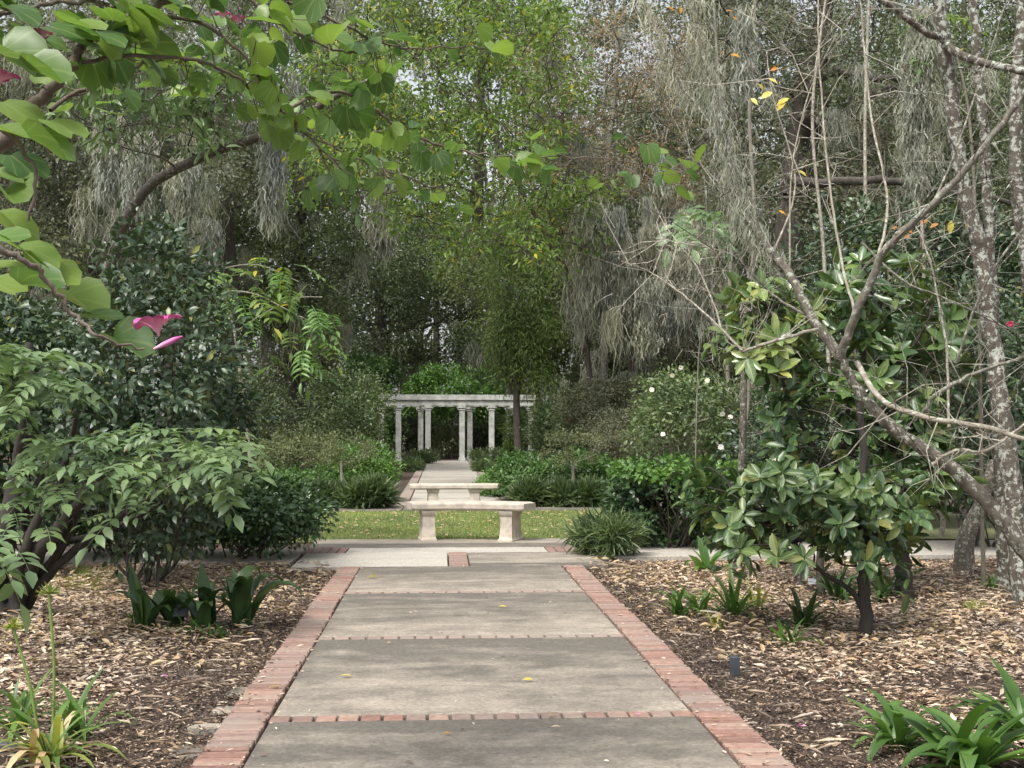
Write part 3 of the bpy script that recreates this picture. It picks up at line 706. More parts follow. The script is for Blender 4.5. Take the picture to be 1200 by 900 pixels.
# ---- oaks and other trees behind the garden
G_OAK = 'moss hung oaks behind the garden'
def oak(label, px, Y, lean, box, K, n, L, mat, r0, bark='bark', rc=1.3, moss=None, extra=None, depth=5, ntw=5, ml=(1.0, 3.2), per=16, mw=.028, group=G_OAK, name='oak_tree', fork=None, mpick=.8):
    x0, y0, x1, y1 = box; K = int(K); top = fork or [((px + lean * .35), y0 + (y1 - y0) * .75), (px + lean * .7, y0 + (y1 - y0) * .45), (px + lean, y0 + (y1 - y0) * .1)]
    tr = grounded(top, [Y] * len(top), px)
    c = clp(x0, y0, x1, y1, Y - depth, Y + depth, K)
    t = tree(name, label, tr, [r0, r0 * .8, r0 * .55, r0 * .3], c, rc, n, L, mat, bark, group, .58, DIA, 8, ntw, 1.1, .016, .7, .7, .2, True, .45, extra)
    if moss:
        front = c[np.argsort(c[:, 1])[:int(len(c) * .75)]]
        a = front[R.integers(0, len(front), int(24 * moss))] + R.normal(size=(int(24 * moss), 3)) * rc * .5
        a = np.vstack([a, (a + R.normal(size=a.shape) * np.array([.1, .1, .25]) * Y / 30)[::2]])
        moss_thing(a, (ml[0] * .5, ml[1]), .0028 * Y, 70, mw * .5, 'grey moss draped through the ' + label.replace('tall ', '').replace('with', 'that has'))
    return t
oak('dark oak with spreading black limbs left of the pergola', 452, 66, -10, (390, 255, 570, 440), 95, 400, .19, 'oak', .35, moss=.5, per=14,
    extra=[(pl([(452, 420), (440, 395), (470, 385), (500, 372)], 65), .16, .05), (pl([(452, 420), (430, 380), (415, 350)], 65), .18, .06), (pl([(470, 385), (510, 380), (545, 352)], 64.5), .1, .04)])
oak('dark twin stemmed oak standing behind the left camellia bank', 345, 47, 8, (225, 170, 430, 400), 120, 260, .17, 'oak', .34, moss=1, mw=.024,
    extra=[(pl([(352, 420), (356, 320), (352, 240), (362, 170)], 46.5), .26, .16)])
oak('tall grey oak hung with long moss at far left', 128, 31, 6, (-40, 20, 250, 330), 120, 300, .12, 'oakgrey', .46, moss=2, mw=.017, depth=4, ml=(.8, 2.4), per=16, rc=1.0,
    fork=[(122, 380), (124, 240), (118, 130), (140, 20)], extra=[(pl([(124, 240), (160, 170), (200, 110)], 31), .2, .1), (pl([(122, 300), (80, 190), (50, 90)], 31), .22, .1)])
oak('tall slender oak with mossy trunk in the upper middle left', 285, 40, 10, (180, -60, 420, 240), 80, 220, .15, 'oakgrey', .3, moss=1, depth=4, mw=.022, ml=(.8, 2.6), fork=[(275, 420), (268, 250), (262, 120), (270, -40)])
oak('tall light green oak rising behind the middle of the garden', 560, 74, 4, (360, -80, 680, 330), 160, 260, .26, 'oaklight', .4, moss=.5, depth=6, rc=1.7, mw=.034, mpick=.5)
oak('olive green oak with thin trunk behind the cypress', 598, 60, -4, (520, 240, 700, 420), 60, 230, .18, 'oaklight', .22, moss=None, depth=3, rc=1.2, fork=[(597, 470), (598, 380), (600, 300), (600, 250)])
oak('moss laden oak draped to the ground right of the pergola', 745, 37, 14, (655, 215, 880, 415), 95, 120, .13, 'oakgrey', .36, moss=1, depth=3.2, rc=.9, mw=.02, ml=(.9, 2.3), per=22)
oak('dark oak filling the gap behind the moss laden oak', 770, 44, 10, (640, 120, 900, 470), 170, 260, .17, 'oak', .33, moss=None, depth=3, rc=1.2, mw=.022)
oak('russet leaved tree with twiggy crown above the moss laden oak', 705, 33, 20, (585, 20, 880, 270), 120, 95, .09, 'brown', .11, 'barkgrey', moss=1, depth=3, rc=.7, per=10, mw=.016, ml=(.5, 1.5), ntw=8)
oak('massive dark oak leaning at upper right', 915, 26, 50, (800, -60, 1080, 260), 100, 210, .10, 'oakgrey', .46, moss=1, depth=3.2, rc=.8, mw=.015, ml=(.7, 2.0),
    fork=[(912, 420), (925, 250), (945, 110), (985, -60)], extra=[(pl([(940, 140), (975, 150), (1010, 118), (1060, 100)], 25.5), .16, .06), (pl([(925, 230), (960, 165), (1005, 125)], 25.7), .14, .06), (pl([(945, 92), (985, 84), (1030, 92), (1075, 88)], 25.2), .13, .05)])
oak('grey green oak with hanging moss behind the lichen trunks', 1060, 30, 8, (930, 60, 1260, 430), 170, 260, .11, 'oak', .3, moss=1, depth=4, rc=1.0, mw=.016, ml=(.7, 2.2),
    extra=[(pl([(925, 215), (1030, 212), (1100, 225), (1230, 245)], 21), .09, .04)])
oak('dark evergreen oak at the far right edge', 1190, 37, 0, (1000, -40, 1330, 470), 170, 240, .15, 'oak', .3, moss=1, depth=3, rc=1.3, mw=.02)
oak('dark oak in shade behind the left camellia', 30, 40, 0, (-120, 60, 240, 470), 160, 240, .17, 'oak', .3, moss=None, depth=3, rc=1.4, mw=.02)
oak('dim oak standing behind the russet leaved tree', 830, 58, 0, (660, -60, 1000, 330), 140, 230, .21, 'oakgrey', .35, moss=1, depth=4, rc=1.7, mw=.03)
oak('dim oak standing behind the grey green oak', 1130, 56, 0, (960, -60, 1330, 330), 140, 230, .21, 'oak', .35, moss=None, depth=4, rc=1.7, mw=.03)
oak('dim oak standing behind the slender mossy oak', 200, 60, 0, (-60, -60, 400, 330), 150, 220, .22, 'oakgrey', .35, moss=None, depth=4, rc=1.7, mw=.03)
# moss-coated thin stems in the right background
for i, (a, b, Y, r, lab) in enumerate([((868, 560), (838, -20), 20, .05, 'thin grey stem furred with moss, left of the leaning oak'), ((905, 560), (880, -20), 22, .06, 'thin grey stem furred with moss, just in front of the leaning oak'),
        ((1005, 560), (1018, -20), 18, .045, 'thin pale stem rising straight through the gap right of the leaning oak'), ((975, 600), (962, -20), 15, .035, 'very thin pale sapling stem between the oak and the bare tree fork'),
        ((1100, 600), (1072, 180), 16, .04, 'pale sapling stem behind the magnolia crown'), ((1075, 560), (1062, -20), 24, .07, 'moss coated trunk behind the long hanging moss column'), ((870, 600), (878, 300), 14, .03, 'reddish sapling stem left of the magnolia')]):
    tr = grounded([((a[0] * (1 - t) + b[0] * t) + R.normal() * 6, a[1] * (1 - t) + b[1] * t) for t in np.linspace(0, 1, 5)], [Y] * 5, a[0])
    t = thing('sapling', lab, 'sapling', tr[0] + np.array([0, 0, .1]), 'thin stems in the background at right')
    line = smooth_line(tr, 6); mb = MB(); mb.tube(line, np.linspace(r, r * .45, len(line)), 6); twigs(mb, line[len(line) // 4:], 26, .3, 1.0, .007, .35)
    link('trunk', mb.mesh('trunk', MT['barkpale' if i in (2, 3, 4) else 'twig']), t)
    if i in (0, 1, 5):
        moss_thing(line[6:], (.15, .7), .08, 14, .01, 'short grey moss furring the ' + lab.replace(', ', ' '))
# ---- long individual moss hangings
def mosscol(x, y0, y1, wpx, Y, label, per=420):
    a = P(x, y0, Y); b = P(x, y1, Y); h = a[2] - b[2]; n = 9
    an = np.stack([np.full(n, a[0]), np.full(n, Y), a[2] - h * np.linspace(0, .62, n)], 1) + R.normal(size=(n, 3)) * np.array([.03, .03, 0])
    moss_thing(an, (h * .3, h * .42), wpx / F * Y * .28, per // n * 3, .0045 * Y / 9, label, 'long moss columns', 8, .07)
mosscol(1077, 15, 190, 30, 11, 'thick furry column of grey moss hanging at upper right', 1100)
mosscol(1072, 120, 262, 24, 11, 'lower tail of the thick grey moss column at upper right', 600)
mosscol(320, 150, 300, 20, 14.5, 'narrow tail of grey moss hanging from the leaning limb at left', 520)
mosscol(870, 10, 150, 22, 14, 'grey moss furring the upright stem above the bare tree fork', 300)
mosscol(775, 180, 245, 14, 16, 'small tuft of pale moss left of the bare tree fork', 150)
moss_thing(clp(664, 225, 700, 380, 29, 32, 15), (.6, 2.3), .055, 120, .008, 'pale moss curtains at the left side of the moss laden oak', 'long moss columns', 7, .05)
moss_thing(clp(700, 210, 780, 385, 29, 32, 26), (.5, 2.2), .05, 120, .008, 'thick pale moss curtains in the middle of the moss laden oak', 'long moss columns', 7, .05)
moss_thing(clp(775, 215, 862, 395, 28, 31, 22), (.4, 1.9), .05, 110, .008, 'ragged moss curtains at the right side of the moss laden oak', 'long moss columns', 7, .05)
moss_thing(clp(655, 435, 765, 480, 30, 31, 20), (.3, .7), .06, 90, .006, 'low moss veil over the grey leaved shrub on the right bank', 'long moss columns', 7, .06)
for x, y0, y1, Y, s in ((690, 235, 420, 29.5, 'leftmost'), (727, 300, 400, 29.5, 'broad'), (715, 250, 350, 29.5, 'upper pale'), (795, 300, 420, 30.5, 'slim'), (755, 330, 440, 29.5, 'lowest central'), (830, 260, 420, 29.5, 'rightmost')):
    mosscol(x, y0, y1, 34, Y, s + ' pale moss curtain on the moss laden oak', 520)
for x, y0, y1, Y, s in ((130, 130, 270, 24, 'browner'), (165, 160, 280, 23, 'ragged'), (215, 190, 320, 24, 'thin'), (450, 190, 330, 40, 'pale central'), (240, 260, 400, 30, 'lower')):
    mosscol(x, y0, y1, 30, Y, s + ' moss curtain among the left oaks', 500)
# ---- pale green broadleaf in the centre
tree('broadleaf_tree', 'pale green broadleaf tree with loose sunny foliage over the middle of the garden', grounded([(690, 430), (668, 330), (615, 230), (565, 120), (540, 10)], [30] * 5, 695), [.08, .07, .055, .03],
     np.vstack([clp(370, -30, 690, 200, 25, 31, 105), clp(470, 170, 710, 320, 25, 31, 52), clp(330, 60, 520, 270, 25, 29, 36)]), .62, 72, .17, 'pale', 'bark', None, .38, LEAF, 7, 5, .7, .011, .7, .7, .5)
# ---- bald cypress
cp = np.vstack([clp(575, 230, 690, 400, 40, 45, 70), clp(582, 330, 664, 458, 41, 43, 70)])
tree('bald_cypress', 'soft feathery olive cypress drooping in front of the pergola end', grounded([(607, 520), (606, 440), (614, 340), (622, 230)], [42] * 4, 607), [.17, .14, .08, .03], cp, .62, 330, .17, 'cypress', 'bark', None, .1, DIA, 8, 6, .9, .01, 1.2, .3, .9)
shrub('cypress_sapling', 'small olive cypress sapling at the right foot of the pergola', (588, 478, 622, 540), 46, 'cypress', 5000, .14, .12, DIA, 30, .3, None, .6, up=.3, droop=.8, cat='sapling')
# ---- leaning mossy limb tree on the left
tree('leaning_tree', 'dark mossy tree leaning out from behind the left camellia', grounded([(60, 640), (105, 400), (158, 240), (235, 185), (330, 152), (380, 120), (450, 85)], [16, 16, 15.5, 15, 14.5, 14.2, 14], 40),
     [.11, .09, .07, .06, .05, .02], np.vstack([clp(205, 50, 330, 170, 13.5, 15, 16), clp(80, 40, 220, 170, 13, 15, 20)]), .35, 40, .17, 'pinnate', 'mossbark', None, .36, LEAF, 8, 10, .6, .006, .5, .9, .5)
# ---- shrubs, far to near
G_CAM = 'camellias and evergreen shrubs of the garden'
shrub('hedge', 'dark evergreen hedge seen through the pergola columns', (430, 468, 660, 546), 66, 'oak', 26000, .17, .55, DIA, 120, .8, None, 2.0, 4)
shrub('shrub', 'pale leaved bush framed by the middle columns of the pergola', (500, 500, 545, 540), 62, 'dusty', 2200, .15, .55, DIA, 30, .4, None, 1.2)
shrub('shrub', 'vivid green bush showing above the pergola beam', (465, 424, 610, 480), 61.5, 'bright', 9000, .2, .55, DIA, 60, .7, None, 2.0, zb=1.8)
shrub('shrub', 'mid green rounded bush behind the left end of the pergola', (385, 405, 480, 540), 62, 'hedge', 9000, .2, .55, DIA, 70, .7)
shrub('shrub', 'dusty green mass of shrubs left of the dark oak', (300, 395, 410, 530), 52, 'greygreen', 8000, .18, .55, DIA, 70, .7)
for bx, Y, lb in (((472, 538, 494, 558), 43, 'small clipped dark bush left of the far path'), ((478, 526, 516, 546), 52, 'low dark planting at the left foot of the pergola'), ((548, 524, 600, 548), 51, 'low dark planting at the right foot of the pergola'), ((553, 540, 580, 560), 42, 'small clipped dark bush right of the far path')):
    shrub('low_shrub', lb, bx, Y, 'liriope', 2600, .14, .25, DIA, 24, .25, 'low dark bushes at the pergola', 1.0)
shrub('camellia', 'grey green camellia left of the pergola with its branches over the beam end', (345, 430, 468, 540), 36, 'camlight', 9000, .11, .55, DIA, 80, .45, G_CAM, 2)
shrub('shrub', 'dark shrub in deep shade behind the left rose tree', (215, 420, 350, 560), 30, 'oak', 9000, .1, .55, DIA, 80, .5, G_CAM)
shrub('hedge', 'dusty yellow green hedge left of the far path', (295, 500, 420, 575), 25.5, 'dusty', 9000, .075, .5, DIA, 90, .28, None, 1.2)
shrub('hedge', 'rounded bright green shrub beside the left edge of the far path', (378, 513, 468, 592), 24, 'bright', 7000, .085, .5, LEAF, 70, .25, None, 1.1)
shrub('hedge', 'glossy green hedge behind the left end of the lawn', (290, 548, 400, 606), 22.8, 'hedge', 6000, .09, .5, LEAF, 60, .25, None, .9)
shrub('liriope', 'grassy border clump left of the rose trunk on the lawn edge', (340, 572, 402, 604), 22.2, 'liriope', 2600, .26, .05, DIA, 30, .2, 'grassy clumps along the far lawn edge', .35, up=.2, droop=-.5)
shrub('liriope', 'grassy border clump between the rose trunk and the far path', (402, 568, 456, 603), 22.0, 'liriope', 2600, .26, .05, DIA, 30, .2, 'grassy clumps along the far lawn edge', .35, up=.2, droop=-.5)
for bx, lb in (((606, 570, 642, 600), 'grassy clump nearest the right side of the far path'), ((640, 572, 672, 600), 'grassy clump left of the right rose trunk'), ((674, 570, 706, 600), 'grassy clump right of the right rose trunk')):
    shrub('liriope', lb, bx, 22.2, 'liriope', 1700, .26, .05, DIA, 20, .18, 'grassy clumps along the far lawn edge', .35, up=.2, droop=-.5)
shrub('shrub', 'tall mixed evergreen shrubs closing the gap right of the pergola', (640, 395, 900, 540), 46, 'camlight', 16000, .15, .55, DIA, 130, .6, G_CAM, 2)
cam_red = shrub('camellia', 'red flowered camellia on the bank right of the pergola', (612, 450, 740, 555), 32, 'camlight', 12000, .11, .55, DIA, 90, .4, G_CAM, 2.2)
shrub('shrub', 'fine grey green twiggy shrub on the right bank', (680, 470, 835, 545), 27, 'greygreen', 14000, .06, .5, DIA, 80, .35, G_CAM, 1.6, bark='twig', nst=40)
shrub('hedge', 'leafy green hedge along the right side of the far path', (566, 526, 730, 594), 24, 'hedge', 10000, .09, .55, LEAF, 110, .27, None, 1.2)
shrub('hedge', 'low end of the leafy hedge sloping towards the far path', (556, 548, 605, 590), 26, 'bright', 2600, .085, .5, LEAF, 30, .25, None, 1.2)
cam_white = shrub('camellia', 'white flowered camellia on the right behind the bright clipped bush', (725, 425, 885, 575), 20, 'camlight', 8000, .085, .55, LEAF, 100, .3, G_CAM, 1.5, bark='twig', nst=24)
shrub('camellia', 'grey leaved shrub veiled in moss under the moss laden oak', (650, 440, 770, 520), 29.5, 'greygreen', 9000, .09, .5, DIA, 60, .4, G_CAM)
cam_mid = shrub('camellia', 'dark camellia behind the brown sapling trunk at right', (835, 440, 1030, 652), 15.2, 'camellia', 9000, .075, .55, LEAF, 110, .3, G_CAM, 1.2)
shrub('evergreen_tree', 'tall dark evergreen closing the view behind the bare fork and the magnolias', (880, 215, 1260, 640), 17.5, 'camellia', 17000, .11, .55, LEAF, 190, .5, None, 1.3, cat='tree', zb=.4)
cam_right = shrub('camellia', 'large dark camellia at the right edge with pink blooms', (1005, 330, 1290, 650), 14.2, 'camellia', 15000, .08, .55, LEAF, 150, .32, G_CAM, 1.5, zb=.35)
shrub('shrub', 'dark background shrub filling the shade behind the right bed', (860, 330, 1240, 640), 19, 'oak', 16000, .09, .55, DIA, 150, .5, G_CAM, 1.5)
shrub('clipped_bush', 'bright topped glossy bush at the right corner of the lawn', (706, 540, 872, 650), 14.5, 'glossy', 9000, .075, .6, LEAF, 110, .2, None, .85, 3.0, outw=1.2)
shrub('clipped_bush', 'fresh green shoots topping the glossy bush at the lawn corner', (712, 536, 868, 580), 14.4, 'bright', 1500, .08, .6, LEAF, 50, .13, None, .7, zb=.78)
shrub('liriope', 'dark grassy clump at the right end of the plaza', (676, 606, 748, 656), 13.5, 'liriope', 1500, .2, .09, LEAF, 22, .16, None, .3, up=.3, droop=-.25)
shrub('shrub', 'dark glossy bush at the left corner of the lawn', (192, 556, 384, 662), 13.5, 'glossy', 12000, .07, .6, LEAF, 130, .22, None, .9, 2.6, zb=.12)
shrub('shrub', 'thin dark shrub in shade between the twisted trunk and the glossy bush', (40, 540, 235, 654), 13.9, 'glossy', 11000, .07, .5, LEAF, 110, .25, None, .8, zb=.1)
cam_left = shrub('camellia', 'big dark leaved camellia filling the left side above the bed', (55, 245, 300, 560), 11.2, 'camellia', 13000, .085, .52, LEAF, 170, .27, G_CAM, 1.3, 2.2, 280, zb=.12)
shrub('shrub', 'dark leafy shrub behind the compound leaves at the far left edge', (-90, 330, 130, 650), 12.6, 'camellia', 12000, .09, .52, LEAF, 110, .3, G_CAM, 1.0, zb=.3)
# flowers as parts
WB = [blossom_mesh('flower', 'white'), blossom_mesh('flower', 'red'), blossom_mesh('flower', 'pink')]
def bloom(par, pts, Y, k, d):
    for x, y in pts:
        p = P(x, y, Y); v = CAMP - p
        link('flower', WB[k], par, frame(p, norm(rdir(1)[0] * .5 + np.array([0, 0, 1])), norm(v + np.array([0, 0, .4])), d))
bloom(cam_white, [(788, 440), (798, 431), (829, 446), (764, 457), (847, 485), (856, 489), (777, 509)], 18.4, 0, .045)
bloom(cam_red, [(700, 492), (664, 492), (642, 510), (675, 515), (720, 505), (690, 470)], 31.5, 1, .09)
bloom(cam_mid, [(906, 538), (845, 524)], 13.6, 0, .04); bloom(cam_mid, [(901, 619)], 13.4, 1, .045)
bloom(cam_right, [(1147, 603), (1184, 380), (1085, 520)], 12.3, 1, .04)
bloom(cam_left, [(138, 522), (146, 523)], 9.4, 1, .05)
# small standard rose trees
for px, Y, y0, lb in ((399, 22.6, 540, 'small standard rose with pale trunk on the left of the lawn'), (670, 22.6, 538, 'small standard rose with pale trunk on the right of the lawn')):
    x = GX(px, Y); tp = P(px + 1, y0, Y)
    c = clp(px - 34, y0 - 34, px + 36, y0 + 6, Y - .4, Y + .4, 22)
    tree('standard_rose', lb, [x, (x + tp) / 2 + np.array([.02, 0, 0]), tp], [.04, .033, .03], c, .17, 90, .055, 'dusty', 'barkpale', 'standard roses by the lawn', .5, DIA, 6, 1, .2, .004, .8, .6, .1, cat='rose tree')
# ================================================================== FOREGROUND TREES
# ---- orchid tree arching in from the left
BAU = tmpl([(0, .10, 0), (0, .45, -.03), (0, .80, -.08), (.26, 0, .09), (.50, .2, .15), (.56, .5, .15), (.46, .84, .06), (.24, 1.0, -.05),
            (-.26, 0, .09), (-.50, .2, .15), (-.56, .5, .15), (-.46, .84, .06), (-.24, 1.0, -.05)],
           [(0, 3, 4, 1), (1, 4, 5), (1, 5, 6, 2), (2, 6, 7), (0, 1, 9, 8), (1, 10, 9), (1, 2, 11, 10), (2, 12, 11)])
def bau(fold, drp, asym):
    v, f = BAU; v = v.copy(); v[:, 2] = v[:, 2] * fold - drp * v[:, 1] ** 2 + asym * v[:, 0]; v[:, 2] += .03 * np.sin(v[:, 0] * 9 + asym * 30) * np.abs(v[:, 0]); return tmesh('leaf', (v, f), MT['bauhinia'], 1.0)
BV = [bau(1, 0, 0), bau(2.2, .12, .1), bau(.3, .2, -.15), bau(2.8, .05, -.05), bau(1.4, .3, .15)]
ob = GX(-330, 4.2)
orch = thing('orchid_tree', 'orchid tree with big twin lobed leaves and pink flowers arching in from the upper left', 'tree', ob)
lines = [([(-330, 640), (-250, 380), (-120, 250), (0, 168), (30, 135), (58, 110)], [4.2, 4.1, 3.9, 3.7, 3.7, 3.7], .042, .018),
         ([(58, 110), (88, 70), (100, 48), (135, 28), (200, 2), (280, -40)], 3.7, .017, .009), ([(98, 52), (130, 12), (165, -8), (210, -40)], 3.7, .014, .008),
         ([(-40, 20), (0, 16), (40, 7), (110, 2), (134, 10)], 3.6, .009, .006),
         ([(58, 128), (130, 88), (180, 72), (230, 72), (280, 100), (335, 130), (400, 178), (470, 205), (540, 232)], np.linspace(3.8, 5.2, 9), .0075, .0025),
         ([(95, 72), (200, 66), (262, 82), (300, 110), (340, 138), (372, 170), (412, 212), (432, 250)], np.linspace(3.7, 4.4, 8), .007, .0025),
         ([(130, 12), (240, 30), (300, 85), (330, 130)], [3.7, 3.8, 3.9, 4.0], .007, .004),
         ([(270, -20), (330, 30), (400, 60), (440, 58)], [3.9, 4.0, 4.1, 4.2], .006, .003),
         ([(335, 0), (400, 28), (450, 52), (500, 58), (552, 52)], [4.0, 4.1, 4.2, 4.3, 4.4], .006, .002),
         ([(330, 128), (400, 108), (440, 132), (480, 155), (520, 172), (590, 183), (660, 184), (740, 190), (800, 200)], np.linspace(4.2, 6.0, 9), .007, .002),
         ([(-80, 250), (0, 290), (45, 318), (80, 360), (120, 395), (168, 410)], [3.1, 3.1, 3.15, 3.2, 3.2, 3.25], .010, .003),
         ([(-60, 120), (0, 150), (40, 200), (30, 260)], 3.3, .010, .004), ([(372, 170), (385, 200), (395, 235), (415, 255)], 4.5, .004, .002)]
mb = MB(); cur = []
for pts, Y, r0, r1 in lines:
    q = smooth_line(pl(pts, Y), 7); q = q + R.normal(size=q.shape) * .004; cur.append(q); mb.tube(q, np.linspace(r0, r1, len(q)), 7, cap=False)
cnt = 0
def bleaf(px, py, Y, s, d=None, up=None, pet=None):
    global cnt
    p = P(px, py, Y); 
    if d is None: d = norm(np.array([R.normal(), R.normal() * .7, -.28 + R.normal() * .3]))
    if up is None: up = norm(np.array([R.normal() * .3, R.normal() * .3 - .3, 1]))
    link('leaf', BV[R.integers(0, 5)], orch, frame(p, d, up, s, R.uniform(.85, 1.1))); cnt += 1
# leaves set along the shoots
for q, n, s in ((cur[4], 58, .076), (cur[5], 26, .075), (cur[6], 18, .08), (cur[7], 16, .095), (cur[8], 18, .085), (cur[9], 54, .09), (cur[1], 16, .11), (cur[3], 12, .11), (cur[2], 10, .11), (cur[12], 5, .08)):
    for k in range(n):
        i = R.integers(1, len(q)); p = q[i] + R.normal(size=3) * np.array([.05, .1, .045]); tdir = norm(q[i] - q[i - 1])
        d = norm(tdir * .5 + rdir(1)[0] * .8 + np.array([0, 0, -.2])); d[2] = np.clip(d[2], -.75, .3)
        link('leaf', BV[R.integers(0, 5)], orch, frame(p, d, norm(np.array([R.normal() * .3, R.normal() * .28 - .22, 1])), s * R.uniform(.65, 1.2), R.uniform(.85, 1.1)))
        mb.tube([q[i], (q[i] + p) / 2 - np.array([0, 0, .008]), p], [.0025, .002, .0018], 4, cap=False)
# the left edge stack and single leaves that stand out
for x, y, wd in ((10, 200, 60), (25, 225, 66), (12, 258, 62), (5, 283, 50), (38, 290, 66), (10, 305, 55), (64, 318, 66), (40, 335, 55), (95, 350, 62), (112, 372, 55), (150, 400, 62), (25, 70, 62), (50, 82, 55), (22, 8, 60), (20, 65, 60), (70, 66, 52), (12, 150, 60), (50, 160, 60), (20, 118, 60), (75, 30, 66), (95, 25, 60), (120, 40, 60), (40, 40, 60), (5, 330, 50), (30, 180, 60), (75, 140, 55)):
    bleaf(x - wd * .35, y, 3.2 + R.random() * .4, wd / F * 3.4 * .92, norm(np.array([.9, -.35 + R.normal() * .3, -.15 + R.normal() * .12])), norm(np.array([.05 + R.normal() * .15, -.28 + R.normal() * .15, 1])))
for x, y in ((320, 35), (285, 55), (245, 20), (210, 60), (300, 120), (345, 95), (410, 90), (150, 60), (170, 20), (230, 5), (420, 145), (400, 190), (250, 100)):
    for _ in range(2): bleaf(x + R.normal() * 18, y + R.normal() * 14, 4 + R.random() * .6, .085 * R.uniform(.8, 1.2))
link('trunk', mb.mesh('trunk', MT['barkpink']), orch)
# flowers: five spreading petals each, and buds
mb = MB()
for az in (10, 78, 150, 222, 300):
    nu, nv = 7, 10; v = []; az_ = math.radians(az); out = np.array([math.cos(az_), math.sin(az_), 0.0]); sd = np.array([-math.sin(az_), math.cos(az_), 0.0]); W_ = R.uniform(.46, .58); pp_ = np.zeros(3); e0 = R.uniform(62, 78)
    for j in range(nv):
        t_ = j / (nv - 1); el_ = math.radians(e0 - 95 * t_ ** 1.7); pp_ = pp_ + (out * math.cos(el_) + np.array([0, 0, math.sin(el_)])) / (nv - 1) * (j > 0); nn = -out * math.sin(el_) + np.array([0, 0, math.cos(el_)])
        wd = W_ * (.13 + .87 * (t_ / .62) ** 1.3) if t_ < .62 else W_ * math.sqrt(max(0, 1 - ((t_ - .62) / .40) ** 2))
        for i in range(nu):
            u_ = i / (nu - 1) - .5; v.append(pp_ + sd * wd * u_ + nn * (.9 * u_ * u_ * wd + .05 * t_ * math.sin(u_ * 13 + t_ * 9 + az)))
    mb.add(v, [(j * nu + i, j * nu + i + 1, (j + 1) * nu + i + 1, (j + 1) * nu + i) for j in range(nv - 1) for i in range(nu - 1)])
for k in range(4):
    mb.tube([(0, 0, 0), (.1 * math.cos(k * 1.7), .1 * math.sin(k * 1.7), .4), (.25 * math.cos(k * 1.7), .25 * math.sin(k * 1.7), .62)], .015, 4, cap=False)
of = mb.mesh('flower', MT['pink'])
for x, y, Y, s in ((186, 394, 2.98, .082), (-2, 104, 3.3, .075), (52, 46, 3.5, .05), (280, 28, 4.0, .04), (262, 22, 4.0, .035)):
    link('flower', of, orch, Matrix.Translation(Vector(P(x, y, Y))) @ Matrix.Rotation(R.normal() * .25, 4, 'Z') @ Matrix.Rotation(R.normal() * .2, 4, 'Y') @ Matrix.Scale(s, 4))
mb = MB(); mb.tube([(0, 0, 0), (0, .35, 0), (0, .7, 0), (0, 1, 0)], [.03, .09, .1, .02], 6); bd = mb.mesh('bud', MT['pink'])
for x, y, x2, y2, Y in ((180, 409, 214, 394, 3.2), (38, 52, 58, 42, 3.5)):
    a, b = P(x, y, Y), P(x2, y2, Y); link('bud', bd, orch, frame(a, b - a, (0, -1, .3), float(np.linalg.norm(b - a))))
